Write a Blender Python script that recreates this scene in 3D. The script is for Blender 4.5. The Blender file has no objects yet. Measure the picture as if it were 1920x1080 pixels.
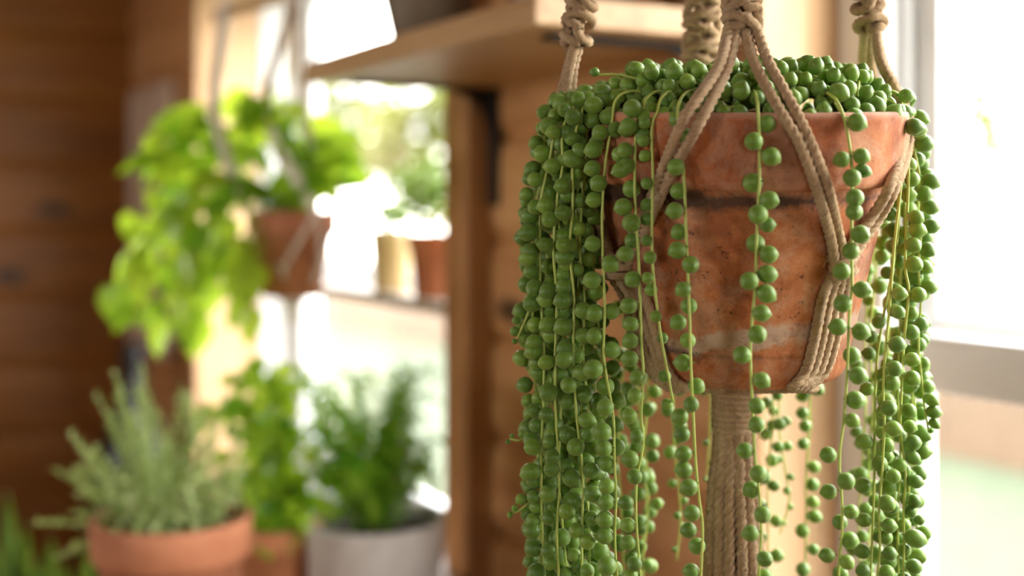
import bpy, math, random
from mathutils import Vector, Matrix, noise as mn
R = math.radians
random.seed(7)
scene = bpy.context.scene
col = scene.collection
CZ = 1.5                      # camera height above the floor
F = 2300.0                    # focal length in pixels of the 1920 wide frame

def P(px, py, Y):             # point of the place seen at that picture position at depth Y
    return Vector(((px-960)/F*Y, Y, CZ+(390-py)/F*Y))

# ------------------------------------------------------------------ wall frame
UX, UY = -0.489, 0.872        # along the window wall, away from the camera
VX, VY = 0.872, 0.489         # through the window wall, outwards
DX, DY = 0.343, 1.736
WANG = math.atan2(UY, UX)
def W(s, w, z):               # world point from wall coordinates (z relative to the eye)
    return Vector((DX+s*UX+w*VX, DY+s*UY+w*VY, CZ+z))

# ------------------------------------------------------------------ object helpers
def tag(o, label=None, cat=None, group=None, kind=None):
    if label: o['label'] = label
    if cat: o['category'] = cat
    if group: o['group'] = group
    if kind: o['kind'] = kind
    return o
def empty(name, loc=(0,0,0), rz=0):
    o = bpy.data.objects.new(name, None)
    col.objects.link(o); o.location = loc; o.rotation_euler = (0,0,rz)
    o.empty_display_size = .05
    return o

class MB:
    """collects shapes into one mesh"""
    def __init__(s): s.v = []; s.f = []; s.at = {}
    def add(s, vs, fs):
        n = len(s.v); s.v += [tuple(p) for p in vs]; s.f += [tuple(i+n for i in f) for f in fs]
    def box(s, a, b, M=None):
        x0,y0,z0 = a; x1,y1,z1 = b
        vs = [Vector(p) for p in ((x0,y0,z0),(x1,y0,z0),(x1,y1,z0),(x0,y1,z0),(x0,y0,z1),(x1,y0,z1),(x1,y1,z1),(x0,y1,z1))]
        if M: vs = [M @ p for p in vs]
        s.add(vs, [(0,3,2,1),(4,5,6,7),(0,1,5,4),(1,2,6,5),(2,3,7,6),(3,0,4,7)])
    def lathe(s, prof, c=(0,0,0), n=48, M=None, cap=True):
        vs = []
        for r,z in prof:
            for i in range(n):
                a = 2*math.pi*i/n
                p = Vector((c[0]+r*math.cos(a), c[1]+r*math.sin(a), c[2]+z))
                vs.append(M @ p if M else p)
        fs = []
        for k in range(len(prof)-1):
            for i in range(n):
                j = (i+1)%n
                fs.append((k*n+i, k*n+j, (k+1)*n+j, (k+1)*n+i))
        if cap:
            fs.append(tuple(range(n-1,-1,-1)))
            fs.append(tuple((len(prof)-1)*n+i for i in range(n)))
        s.add(vs, fs)
    def tube(s, pts, r, n=8, lobes=0, pitch=.02, depth=.28, taper=None, phase=0, cap=True):
        pts = [Vector(p) for p in pts]
        if len(pts) < 2: return
        t = (pts[1]-pts[0]).normalized()
        up = Vector((0,0,1)) if abs(t.z) < .9 else Vector((1,0,0))
        nrm = t.cross(up).normalized()
        vs = []; L = 0
        for k,p in enumerate(pts):
            if k: L += (pts[k]-pts[k-1]).length
            a = pts[max(k-1,0)]; b = pts[min(k+1,len(pts)-1)]
            t = (b-a).normalized() if (b-a).length > 1e-9 else t
            nrm = (nrm - t*nrm.dot(t)).normalized()
            bn = t.cross(nrm)
            rr = r if taper is None else r*taper(k/(len(pts)-1))
            for i in range(n):
                an = 2*math.pi*i/n
                q = rr
                if lobes:
                    q = rr*((1-depth)+depth*abs(math.cos(lobes*.5*(an - 2*math.pi*L/pitch+phase)))**.7)
                vs.append(p + (nrm*math.cos(an)+bn*math.sin(an))*q)
                if lobes:
                    tw = an - 2*math.pi*L/pitch + phase
                    s.at[len(s.v)+len(vs)-1] = (L*22+phase*3, math.cos(tw), math.sin(tw))
        fs = []
        for k in range(len(pts)-1):
            for i in range(n):
                j = (i+1)%n
                fs.append((k*n+i, k*n+j, (k+1)*n+j, (k+1)*n+i))
        if cap:
            fs.append(tuple(range(n-1,-1,-1))); fs.append(tuple((len(pts)-1)*n+i for i in range(n)))
        s.add(vs, fs)
    def build(s, name, mat, parent=None, smooth=True, local=False, bevel=0, loc=None, rz=None):
        me = bpy.data.meshes.new(name)
        off = Vector((0,0,0))
        if parent is not None and not local: off = wloc(parent)
        me.from_pydata([Vector(p)-off for p in s.v], [], s.f)
        me.validate(); me.update()
        if smooth: me.polygons.foreach_set('use_smooth', [True]*len(me.polygons))
        if s.at:
            at = me.attributes.new('rope','FLOAT_VECTOR','POINT')
            buf = [0.0]*(3*len(me.vertices))
            for i_,q_ in s.at.items(): buf[3*i_:3*i_+3] = q_
            at.data.foreach_set('vector', buf)
        o = bpy.data.objects.new(name, me); col.objects.link(o)
        if isinstance(mat, (list,tuple)):
            for m in mat: me.materials.append(m)
        else: me.materials.append(mat)
        if parent is not None: o.parent = parent
        if loc is not None: o.location = loc
        if rz is not None: o.rotation_euler.z = rz
        if bevel:
            b = o.modifiers.new('bevel', 'BEVEL'); b.width = bevel; b.segments = 3; b.limit_method = 'ANGLE'; b.harden_normals = False
        return o
def wloc(o):
    v = Vector(o.location)
    while o.parent is not None:
        o = o.parent; v += Vector(o.location)
    return v

def spline(pts, step=.004):
    """Catmull-Rom through pts, resampled"""
    pts = [Vector(p) for p in pts]
    if len(pts) == 2:
        n = max(2, int((pts[1]-pts[0]).length/step))
        return [pts[0].lerp(pts[1], i/n) for i in range(n+1)]
    q = [pts[0]*2-pts[1]] + pts + [pts[-1]*2-pts[-2]]
    out = []
    for i in range(1, len(q)-2):
        a,b,c,d = q[i-1],q[i],q[i+1],q[i+2]
        n = max(1, int((c-b).length/step))
        for k in range(n):
            t = k/n
            out.append(.5*((2*b)+(c-a)*t+(2*a-5*b+4*c-d)*t*t+(3*b-a-3*c+d)*t**3))
    out.append(pts[-1])
    return out

# ------------------------------------------------------------------ materials
def mat(name, rough=.6, **kw):
    m = bpy.data.materials.new(name); m.use_nodes = True
    nt = m.node_tree; b = nt.nodes['Principled BSDF']
    b.inputs['Roughness'].default_value = rough
    for k,v in kw.items(): b.inputs[k.replace('_',' ')].default_value = v
    return m, nt, b
def ramp(nt, stops, interp='LINEAR'):
    r = nt.nodes.new('ShaderNodeValToRGB'); cr = r.color_ramp; cr.interpolation = interp
    while len(cr.elements) < len(stops): cr.elements.new(.5)
    for e,(p,c) in zip(cr.elements, stops):
        e.position = p; e.color = (*c,1) if len(c)==3 else c
    return r
def node(nt, t, **kw):
    n = nt.nodes.new(t)
    for k,v in kw.items():
        if k.startswith('in_'): n.inputs[k[3:].replace('_',' ')].default_value = v
        else: setattr(n, k, v)
    return n
def mixc(nt, fac, a, b, blend='MIX'):
    m = nt.nodes.new('ShaderNodeMix'); m.data_type = 'RGBA'; m.blend_type = blend
    for k,x in ((0,fac),(6,a),(7,b)):
        if hasattr(x,'is_linked') or hasattr(x,'links'): nt.links.new(x, m.inputs[k])
        elif isinstance(x,(int,float)): m.inputs[k].default_value = x
        else: m.inputs[k].default_value = (*x,1)
    return m.outputs[2]
def mth(nt, op, a, b=None, c=None, clamp=False):
    m = nt.nodes.new('ShaderNodeMath'); m.operation = op; m.use_clamp = clamp
    for k,x in enumerate((a,b,c)):
        if x is None: continue
        if isinstance(x,(int,float)): m.inputs[k].default_value = x
        else: nt.links.new(x, m.inputs[k])
    return m.outputs[0]
def coords(nt, scale=(1,1,1), loc=(0,0,0)):
    tc = nt.nodes.new('ShaderNodeTexCoord'); mp = nt.nodes.new('ShaderNodeMapping')
    mp.inputs['Scale'].default_value = scale; mp.inputs['Location'].default_value = loc
    nt.links.new(tc.outputs['Object'], mp.inputs['Vector'])
    return mp.outputs[0]
def bump(nt, b, h, strength=.3, dist=.002):
    bp = nt.nodes.new('ShaderNodeBump'); bp.inputs['Strength'].default_value = strength; bp.inputs['Distance'].default_value = dist
    nt.links.new(h, bp.inputs['Height']); nt.links.new(bp.outputs[0], b.inputs['Normal'])

def wood(name, dark, mid, light, axis='x', plank=0, rough=.45, knots=True, seed=0, poff=0, gscale=1.0, knotscale=1.0):
    m, nt, b = mat(name, rough)
    tc = nt.nodes.new('ShaderNodeTexCoord').outputs['Object']
    sep = node(nt,'ShaderNodeSeparateXYZ'); nt.links.new(tc, sep.inputs[0])
    A = {'x':(sep.outputs[0],sep.outputs[1],sep.outputs[2]), 'z':(sep.outputs[2],sep.outputs[0],sep.outputs[1]), 'y':(sep.outputs[1],sep.outputs[0],sep.outputs[2])}[axis]
    comb = node(nt,'ShaderNodeCombineXYZ')
    nt.links.new(A[0], comb.inputs[0]); nt.links.new(A[1], comb.inputs[1]); nt.links.new(A[2], comb.inputs[2])
    add = node(nt,'ShaderNodeVectorMath', operation='ADD'); nt.links.new(comb.outputs[0], add.inputs[0])
    add.inputs[1].default_value = (seed*3.1, seed*1.7, seed*.9)
    pid = None
    if plank:
        pid = mth(nt,'FLOOR', mth(nt,'DIVIDE', mth(nt,'ADD', A[2], poff), plank))
        wn = node(nt,'ShaderNodeTexWhiteNoise', noise_dimensions='1D'); nt.links.new(pid, wn.inputs['W'])
        sh = node(nt,'ShaderNodeCombineXYZ'); nt.links.new(mth(nt,'MULTIPLY', wn.outputs[0], 9.0), sh.inputs[0]); nt.links.new(wn.outputs[0], sh.inputs[1])
        add2 = node(nt,'ShaderNodeVectorMath', operation='ADD'); nt.links.new(add.outputs[0], add2.inputs[0]); nt.links.new(sh.outputs[0], add2.inputs[1])
        vec = add2.outputs[0]
    else: vec = add.outputs[0]
    mp = node(nt,'ShaderNodeMapping'); mp.inputs['Scale'].default_value = (1.2*gscale, 9*gscale, 9*gscale); nt.links.new(vec, mp.inputs[0])
    n1 = node(nt,'ShaderNodeTexNoise', in_Scale=2.0, in_Detail=5.0, in_Distortion=.6); nt.links.new(mp.outputs[0], n1.inputs['Vector'])
    mp2 = node(nt,'ShaderNodeMapping'); mp2.inputs['Scale'].default_value = (3*gscale, 60*gscale, 60*gscale); nt.links.new(vec, mp2.inputs[0])
    n2 = node(nt,'ShaderNodeTexNoise', in_Scale=2.0, in_Detail=4.0, in_Distortion=1.2); nt.links.new(mp2.outputs[0], n2.inputs['Vector'])
    f = mth(nt,'ADD', mth(nt,'MULTIPLY', n1.outputs[0], .7), mth(nt,'MULTIPLY', n2.outputs[0], .3))
    if plank: f = mth(nt,'ADD', f, mth(nt,'MULTIPLY', mth(nt,'SUBTRACT', wn.outputs[0], .5), .16))
    rp = ramp(nt, [(.3,dark),(.5,mid),(.72,light)]); nt.links.new(f, rp.inputs[0])
    c = rp.outputs[0]
    if knots:
        mp3 = node(nt,'ShaderNodeMapping'); mp3.inputs['Scale'].default_value = (1.6*knotscale, 3.6*knotscale, 3.6*knotscale); nt.links.new(vec, mp3.inputs[0])
        vo = node(nt,'ShaderNodeTexVoronoi', in_Scale=1.0); nt.links.new(mp3.outputs[0], vo.inputs['Vector'])
        k = ramp(nt, [(.05,(1,1,1)),(.13,(0,0,0))]); nt.links.new(vo.outputs['Distance'], k.inputs[0])
        c = mixc(nt, k.outputs[0], c, tuple(x*.12 for x in dark))
    nt.links.new(c, b.inputs['Base Color'])
    bump(nt, b, n2.outputs[0], .12, .002)
    return m

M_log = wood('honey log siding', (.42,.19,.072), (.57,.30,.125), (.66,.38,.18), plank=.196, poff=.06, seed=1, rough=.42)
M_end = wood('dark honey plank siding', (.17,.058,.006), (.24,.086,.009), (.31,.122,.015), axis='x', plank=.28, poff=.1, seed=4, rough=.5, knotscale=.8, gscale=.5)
M_dk = wood('dark stained plank wall', (.10,.04,.012), (.16,.07,.02), (.2,.095,.03), axis='x', plank=.28, seed=6)
M_post = wood('brown casing wood', (.30,.13,.05), (.44,.22,.085), (.52,.29,.13), axis='z', seed=2, knots=False)
M_reveal = wood('pale pine jamb', (.62,.36,.17), (.74,.48,.26), (.82,.58,.35), axis='z', seed=5, knots=False, gscale=.8)
M_shelf = wood('shelf plank wood', (.36,.20,.085), (.52,.32,.155), (.62,.42,.23), axis='x', seed=8, knots=False)
M_ceil = wood('ceiling boards', (.18,.08,.03), (.26,.13,.05), (.33,.18,.08), axis='x', seed=9, knots=False)
M_floor = wood('floor boards', (.16,.08,.035), (.24,.13,.06), (.3,.17,.08), axis='x', seed=11)
M_bench = wood('bench wood', (.2,.1,.05), (.3,.17,.08), (.38,.22,.11), axis='x', seed=12)
M_grey = wood('grey weathered wood', (.50,.38,.29), (.60,.48,.38), (.68,.56,.46), axis='z', seed=13, knots=False)
M_fence = wood('cedar fence', (.085,.052,.03), (.12,.075,.045), (.155,.105,.065), axis='z', seed=14, knots=False)

M_white, nt, b = mat('white painted frame', .35); b.inputs['Base Color'].default_value = (.88,.89,.88,1)
n = node(nt,'ShaderNodeTexNoise', in_Scale=60.0); nt.links.new(coords(nt), n.inputs['Vector']); bump(nt,b,n.outputs[0],.03,.001)
M_taupe, nt, b = mat('taupe weather strip', .5); b.inputs['Base Color'].default_value = (.40,.35,.29,1)
M_black, nt, b = mat('black iron', .45, Metallic=.3); b.inputs['Base Color'].default_value = (.012,.012,.011,1)
n = node(nt,'ShaderNodeTexNoise', in_Scale=120.0); nt.links.new(coords(nt), n.inputs['Vector']); bump(nt,b,n.outputs[0],.1,.001)
M_blackgl, nt, b = mat('black glaze', .35); b.inputs['Base Color'].default_value = (.006,.006,.006,1)

def plain(name, c1, c2, rough=.6, scale=30, bs=.2, bd=.001, **kw):
    m, nt, b = mat(name, rough, **kw)
    n = node(nt,'ShaderNodeTexNoise', in_Scale=float(scale), in_Detail=6.0); nt.links.new(coords(nt), n.inputs['Vector'])
    r = ramp(nt, [(.3,c1),(.7,c2)]); nt.links.new(n.outputs[0], r.inputs[0]); nt.links.new(r.outputs[0], b.inputs['Base Color'])
    bump(nt, b, n.outputs[0], bs, bd)
    return m
M_terra = plain('terracotta', (.40,.145,.065), (.54,.22,.11), .8, 18)
M_terra2 = plain('bright terracotta', (.50,.19,.08), (.62,.27,.12), .8, 18)
M_terra_d = plain('dark red clay', (.16,.045,.02), (.24,.075,.035), .7, 18)
M_cream = plain('cream ceramic', (.62,.47,.22), (.70,.54,.28), .4, 12, .03)
M_offw = plain('off white concrete pot', (.52,.49,.45), (.62,.59,.55), .7, 25)
M_taupot = plain('taupe stoneware', (.15,.11,.065), (.21,.155,.10), .55, 14)
M_green_gl = plain('dark green glaze', (.03,.035,.015), (.05,.055,.025), .4, 14)
M_soil = plain('potting soil', (.012,.008,.005), (.06,.04,.025), .95, 160, 1.0, .004)
M_lawn = plain('lawn', (.040,.055,.028), (.065,.078,.04), .9, 5)
M_hcord = plain('off white cotton cord', (.78,.70,.61), (.86,.79,.70), .9, 300, .5)

def leafmat(name, c1, c2, rough=.4, trans=.35, scale=14):
    m, nt, b = mat(name, rough)
    n = node(nt,'ShaderNodeTexNoise', in_Scale=float(scale), in_Detail=3.0); nt.links.new(coords(nt), n.inputs['Vector'])
    gi = node(nt,'ShaderNodeNewGeometry')
    lf_ = mth(nt,'ADD', mth(nt,'MULTIPLY', n.outputs[0], .3), mth(nt,'MULTIPLY', gi.outputs['Random Per Island'], .7))
    r = ramp(nt, [(.15,c1),(.8,c2)]); nt.links.new(lf_, r.inputs[0]); nt.links.new(r.outputs[0], b.inputs['Base Color'])
    t = node(nt,'ShaderNodeBsdfTranslucent'); 
    tcol = mixc(nt, .6, r.outputs[0], (.62,.85,.05)); nt.links.new(tcol, t.inputs['Color'])
    mx = node(nt,'ShaderNodeMixShader'); mx.inputs[0].default_value = trans
    nt.links.new(b.outputs[0], mx.inputs[1]); nt.links.new(t.outputs[0], mx.inputs[2])
    nt.links.new(mx.outputs[0], nt.nodes['Material Output'].inputs[0])
    return m
M_pothos = leafmat('bright vine leaf', (.06,.27,.02), (.55,.72,.06), .25, .5, 9)
M_herb = leafmat('grey green herb leaf', (.42,.52,.22), (.74,.80,.48), .55, .45, 40)
M_fern = leafmat('fern leaf', (.12,.40,.04), (.50,.74,.08), .28, .5)
M_dark = leafmat('dark strap leaf', (.02,.07,.015), (.05,.13,.03), .35, .1)
M_pale = leafmat('pale small leaf', (.28,.42,.22), (.42,.56,.34), .6, .35, 30)
M_out = leafmat('garden leaf', (.05,.075,.02), (.15,.13,.04), .6, .15, 1)

# string of pearls leaf
M_pearl, nt, b = mat('waxy pearl leaf', .42)
n = node(nt,'ShaderNodeTexNoise', in_Scale=40.0, in_Detail=2.0); nt.links.new(coords(nt), n.inputs['Vector'])
oi = node(nt,'ShaderNodeObjectInfo')
gm = node(nt,'ShaderNodeNewGeometry')
f = mth(nt,'ADD', mth(nt,'MULTIPLY', n.outputs[0], .5), mth(nt,'MULTIPLY', gm.outputs['Random Per Island'], .5))
r = ramp(nt, [(.2,(.095,.20,.020)),(.5,(.145,.275,.028)),(.85,(.23,.38,.04))]); nt.links.new(f, r.inputs[0])
lw = node(nt,'ShaderNodeLayerWeight', in_Blend=.28)
bl = mixc(nt, mth(nt,'MULTIPLY', lw.outputs['Facing'], .45), r.outputs[0], (.56,.66,.34))
nt.links.new(bl, b.inputs['Base Color'])
b.inputs['Subsurface Weight'].default_value = .4
b.inputs['Subsurface Radius'].default_value = (.35,.8,.12)
b.inputs['Subsurface Scale'].default_value = .006
n2 = node(nt,'ShaderNodeTexNoise', in_Scale=1800.0, in_Detail=3.0); nt.links.new(coords(nt), n2.inputs['Vector']); bump(nt,b,n2.outputs[0],.12,.0004)
M_stem, nt, b = mat('yellow green stem', .45); b.inputs['Base Color'].default_value = (.50,.60,.13,1)
b.inputs['Subsurface Weight'].default_value = .1; b.inputs['Subsurface Scale'].default_value = .002

# jute
M_jute, nt, b = mat('jute cord', .95)
v = coords(nt)
at_ = node(nt,'ShaderNodeAttribute', attribute_name='rope')
n1 = node(nt,'ShaderNodeTexNoise', in_Scale=60.0, in_Detail=4.0); nt.links.new(v, n1.inputs['Vector'])
n2 = node(nt,'ShaderNodeTexNoise', in_Scale=9.0, in_Detail=5.0, in_Roughness=.65, in_Distortion=.3); nt.links.new(at_.outputs['Vector'], n2.inputs['Vector'])
n3 = node(nt,'ShaderNodeTexNoise', in_Scale=1400.0, in_Detail=2.0); nt.links.new(v, n3.inputs['Vector'])
f = mth(nt,'ADD', mth(nt,'MULTIPLY', n1.outputs[0], .22), mth(nt,'ADD', mth(nt,'MULTIPLY', n2.outputs[0], .60), mth(nt,'MULTIPLY', n3.outputs[0], .18)))
r = ramp(nt, [(.36,(.29,.145,.055)),(.5,(.66,.43,.22)),(.62,(.92,.70,.44))]); nt.links.new(f, r.inputs[0]); nt.links.new(r.outputs[0], b.inputs['Base Color'])
bump(nt,b,mth(nt,'ADD', n2.outputs[0], mth(nt,'MULTIPLY', n3.outputs[0], .4)),.9,.0012)
b.inputs['Sheen Weight'].default_value = .25
M_fuzz, nt, b = mat('jute fibre', .9); b.inputs['Base Color'].default_value = (.68,.52,.36,1)

# weathered foreground pot (object coordinates: z up from the base, -y faces the room side)
M_pot, nt, b = mat('weathered terracotta', .82)
tc = nt.nodes.new('ShaderNodeTexCoord').outputs['Object']
sep = node(nt,'ShaderNodeSeparateXYZ'); nt.links.new(tc, sep.inputs[0])
X,Yc,Z = sep.outputs
def nz(scale, detail=5.0, rough=.6, dist=0.0, off=(0,0,0)):
    mp = node(nt,'ShaderNodeMapping'); mp.inputs['Location'].default_value = off; nt.links.new(tc, mp.inputs[0])
    q = node(nt,'ShaderNodeTexNoise', in_Scale=float(scale), in_Detail=detail, in_Roughness=rough, in_Distortion=dist); nt.links.new(mp.outputs[0], q.inputs['Vector']); return q.outputs[0]
big = nz(14, 5); med = nz(55, 6, .65); fine = nz(420, 4, .7)
rb = ramp(nt, [(.36,(.26,.065,.018)),(.46,(.46,.135,.042)),(.56,(.62,.22,.08)),(.66,(.72,.38,.21))])
nt.links.new(mth(nt,'ADD', mth(nt,'MULTIPLY', big,.55), mth(nt,'ADD', mth(nt,'MULTIPLY', med,.3), mth(nt,'MULTIPLY', fine,.15))), rb.inputs[0])
c = rb.outputs[0]
def band(z0, hw, src=Z):   # 1 at z0 falling to 0 at hw
    return mth(nt,'SUBTRACT', 1.0, mth(nt,'DIVIDE', mth(nt,'ABSOLUTE', mth(nt,'SUBTRACT', src, z0)), hw), clamp=True)
# pale dust film in big patches
dust = ramp(nt, [(.48,(0,0,0)),(.60,(1,1,1))]); nt.links.new(nz(30, 7, .7, .4, (3,1,2)), dust.inputs[0])
c = mixc(nt, mth(nt,'MULTIPLY', dust.outputs[0], .30), c, (.66,.47,.34))
# lime tide mark low on the pot
zt = mth(nt,'ADD', Z, mth(nt,'ADD', mth(nt,'MULTIPLY', X, -.12), mth(nt,'MULTIPLY', mth(nt,'SUBTRACT', nz(22,4), .5), .03)))
lime = mth(nt,'MULTIPLY', band(.040, .017, zt), mth(nt,'MULTIPLY', mth(nt,'MULTIPLY', nz(150,7,.8), nz(26,3,.5,0,(2,7,1))), 4.4), clamp=True)
limem = ramp(nt, [(.46,(0,0,0)),(.80,(1,1,1))]); nt.links.new(lime, limem.inputs[0])
c = mixc(nt, mth(nt,'MULTIPLY', limem.outputs[0], .62), c, (.64,.52,.41))
# black algae under the collar and in spots
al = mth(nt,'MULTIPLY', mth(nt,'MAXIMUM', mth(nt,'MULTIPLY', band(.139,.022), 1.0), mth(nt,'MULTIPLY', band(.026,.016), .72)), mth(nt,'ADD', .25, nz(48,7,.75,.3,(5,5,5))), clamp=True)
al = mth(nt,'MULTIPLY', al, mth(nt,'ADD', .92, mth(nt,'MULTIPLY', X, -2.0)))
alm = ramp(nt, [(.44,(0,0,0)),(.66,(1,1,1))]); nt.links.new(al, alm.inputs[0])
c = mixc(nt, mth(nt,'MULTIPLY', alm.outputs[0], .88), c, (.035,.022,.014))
sp = ramp(nt, [(.60,(0,0,0)),(.66,(1,1,1))]); nt.links.new(nz(130, 5, .7, .2, (9,2,4)), sp.inputs[0])
spz = mth(nt,'MULTIPLY', mth(nt,'MULTIPLY', sp.outputs[0], mth(nt,'GREATER_THAN', nz(20,2,.5,0,(1,8,3)), .47)), band(.085,.12), clamp=True)
c = mixc(nt, mth(nt,'MULTIPLY', spz, .85), c, (.05,.028,.016))
gr = ramp(nt, [(.50,(0,0,0)),(.68,(1,1,1))]); nt.links.new(nz(17, 6, .62, .5, (4,6,8)), gr.inputs[0])
c = mixc(nt, mth(nt,'MULTIPLY', gr.outputs[0], .40), c, (.13,.048,.02))
gq = ramp(nt, [(.54,(0,0,0)),(.66,(1,1,1))]); nt.links.new(nz(75, 6, .7, .2, (7,3,2)), gq.inputs[0])
c = mixc(nt, mth(nt,'MULTIPLY', gq.outputs[0], .35), c, (.16,.06,.028))
# faint worn chalk on the lip
lip = mth(nt,'MULTIPLY', band(.2005,.006), med, clamp=True)
c = mixc(nt, mth(nt,'MULTIPLY', lip, .9), c, (.66,.50,.40))
nt.links.new(c, b.inputs['Base Color'])
bump(nt, b, mth(nt,'ADD', mth(nt,'MULTIPLY', fine, .4), mth(nt,'MULTIPLY', med, .6)), .45, .0015)

# glass pane
M_glass = bpy.data.materials.new('clear window glass'); M_glass.use_nodes = True
nt = M_glass.node_tree; nt.nodes.remove(nt.nodes['Principled BSDF'])
tr = node(nt,'ShaderNodeBsdfTransparent'); gl = node(nt,'ShaderNodeBsdfGlossy', in_Roughness=.0); fr = node(nt,'ShaderNodeFresnel', in_IOR=1.45)
gb = node(nt,'ShaderNodeNewGeometry'); mx = node(nt,'ShaderNodeMixShader'); nt.links.new(mth(nt,'MULTIPLY', fr.outputs[0], mth(nt,'SUBTRACT', 1.0, gb.outputs['Backfacing'])), mx.inputs[0]); nt.links.new(tr.outputs[0], mx.inputs[1]); nt.links.new(gl.outputs[0], mx.inputs[2])
nt.links.new(mx.outputs[0], nt.nodes['Material Output'].inputs[0])

# ------------------------------------------------------------------ room shell
ORI = Vector((DX, DY, CZ))
S_END, S_NEAR, W_BACK, ZF, ZC = 4.05, -3.4, -3.6, -CZ, .98
TH = .26                                   # wall thickness
W1 = (-1.75, -.0175)                       # near window opening along the wall
W2 = (.89, 2.97)                           # far window opening
SILL, HEAD = -.95, .85
def local(mb, name, m, parent=None, smooth=False, bevel=0):
    """mesh in wall axes (x = s, y = -w, z) placed on the wall frame"""
    o = mb.build(name, m, parent, smooth=smooth, local=True, bevel=bevel)
    if parent is None:
        o.location = ORI; o.rotation_euler.z = WANG
    return o
def wbox(mb, s0, s1, w0, w1, z0, z1): mb.box((s0,-w1,z0),(s1,-w0,z1))
def logs(mb, s0, s1, z0, z1, pitch, off, bulge, w_back):
    """rounded siding boards running along s"""
    prof = []
    k0 = math.floor((z0+off)/pitch)
    zz = z0; N = 14
    zs = set([z0, z1])
    k = k0
    while k*pitch-off < z1:
        for i in range(N):
            z = k*pitch-off+pitch*i/N
            if z0 < z < z1: zs.add(z)
        k += 1
    for z in sorted(zs):
        t = ((z+off)/pitch) % 1.0
        a = abs(2*t-1)
        prof.append((bulge*(1-a**6)-bulge, z))      # protrudes into the room (w negative) up to 0
    vs = []; fs = []
    for d,z in prof:
        vs += [(s0, d, z), (s1, d, z)]
    n = len(prof)
    for i in range(n-1):
        fs.append((2*i, 2*i+2, 2*i+3, 2*i+1))
    b0 = len(vs)
    for d,z in (prof[0], prof[-1]): vs += [(s0,-w_back,z),(s1,-w_back,z)]
    fs.append((b0, b0+1, b0+3, b0+2))
    fs.append(tuple([2*i for i in range(n)][::-1]+[b0,b0+2]) if False else tuple([b0]+[2*i for i in range(n)]+[b0+2]))
    fs.append(tuple([b0+1,b0+3]+[2*i+1 for i in range(n)][::-1]))
    fs.append((0,1,b0+1,b0)); fs.append((2*n-2,b0+2,b0+3,2*n-1))
    mb.add(vs, fs)

w = MB()
PIT, OFF, BUL = .196, .06, .022
logs(w, S_NEAR-.3, W1[0], ZF, ZC, PIT, OFF, BUL, TH)
logs(w, W1[1]+.02, W2[0]-.02, ZF, ZC, PIT, OFF, BUL, TH)
logs(w, W2[1]+.02, S_END, ZF, ZC, PIT, OFF, BUL, .44)
for a,b_ in (W1,W2):
    logs(w, a-.02, b_+.02, ZF, SILL, PIT, OFF, BUL, TH)
    logs(w, a-.02, b_+.02, HEAD, ZC, PIT, OFF, BUL, TH)
tag(local(w, 'wall_window', M_log, smooth=False), kind='structure')
# end wall of darker planks: runs from the corner back into the room (axis along w)
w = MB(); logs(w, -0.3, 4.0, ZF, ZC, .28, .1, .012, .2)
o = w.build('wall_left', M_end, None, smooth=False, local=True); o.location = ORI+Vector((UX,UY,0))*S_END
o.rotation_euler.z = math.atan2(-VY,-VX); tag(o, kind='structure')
w = MB(); wbox(w, S_NEAR-.3, S_END+.3, W_BACK-.3, TH, ZF-.1, ZF); tag(local(w,'floor',M_floor), kind='structure')
w = MB(); wbox(w, S_NEAR-.3, S_END+.3, W_BACK-.3, TH, ZC, ZC+.1); tag(local(w,'ceiling',M_ceil), kind='structure')
# rear walls behind the camera with unseen openings added to let in fill light
w = MB()
OB = (-1.7, -1.1, -.05, .62); OD = (1.1, 2.1, -.25, .62)
wbox(w, S_NEAR-.3, OB[0], W_BACK-.2, W_BACK, ZF, ZC); wbox(w, OB[1], OD[0], W_BACK-.2, W_BACK, ZF, ZC); wbox(w, OD[1], S_END, W_BACK-.2, W_BACK, ZF, ZC)
wbox(w, OD[0], OD[1], W_BACK-.2, W_BACK, ZF, OD[2]); wbox(w, OD[0], OD[1], W_BACK-.2, W_BACK, OD[3], ZC)
wbox(w, OB[0], OB[1], W_BACK-.2, W_BACK, ZF, OB[2]); wbox(w, OB[0], OB[1], W_BACK-.2, W_BACK, OB[3], ZC)
tag(local(w,'wall_right',M_dk), kind='structure')
w = MB()
OC = (-2.0, -1.5, -.1, .6)
wbox(w, S_NEAR-.2, S_NEAR, W_BACK, OC[0], ZF, ZC); wbox(w, S_NEAR-.2, S_NEAR, OC[1], 0, ZF, ZC)
wbox(w, S_NEAR-.2, S_NEAR, OC[0], OC[1], ZF, OC[2]); wbox(w, S_NEAR-.2, S_NEAR, OC[0], OC[1], OC[3], ZC)
tag(local(w,'wall_back',M_dk), kind='structure')

# jamb linings (pale pine) of both openings
RD = .19
for i,(a,b_) in enumerate((W1,W2)):
    w = MB()
    wbox(w, b_-.0, b_+.022, -.004, RD+.04, SILL, HEAD)
    wbox(w, a-.022, a, -.004, RD+.04, SILL, HEAD)
    wbox(w, a-.022, b_+.022, -.004, RD+.04, HEAD, HEAD+.022)
    wbox(w, a-.022, b_+.022, -.03, RD+.04, SILL-.025, SILL)
    tag(local(w, 'trim_%d'%(i+1), M_reveal, bevel=.003), kind='structure')
# brown post between wall and far window
w = MB(); wbox(w, W2[0]-.10, W2[0]+.002, -.052, TH, ZF, ZC); tag(local(w,'trim_3',M_post,bevel=.006), kind='structure')
# slim brown bead at the edge of the pale jamb
w = MB(); wbox(w, W1[1]-.001, W1[1]+.03, -.016, .0, ZF, ZC); tag(local(w,'trim_4',M_post,bevel=.004), kind='structure')

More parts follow.
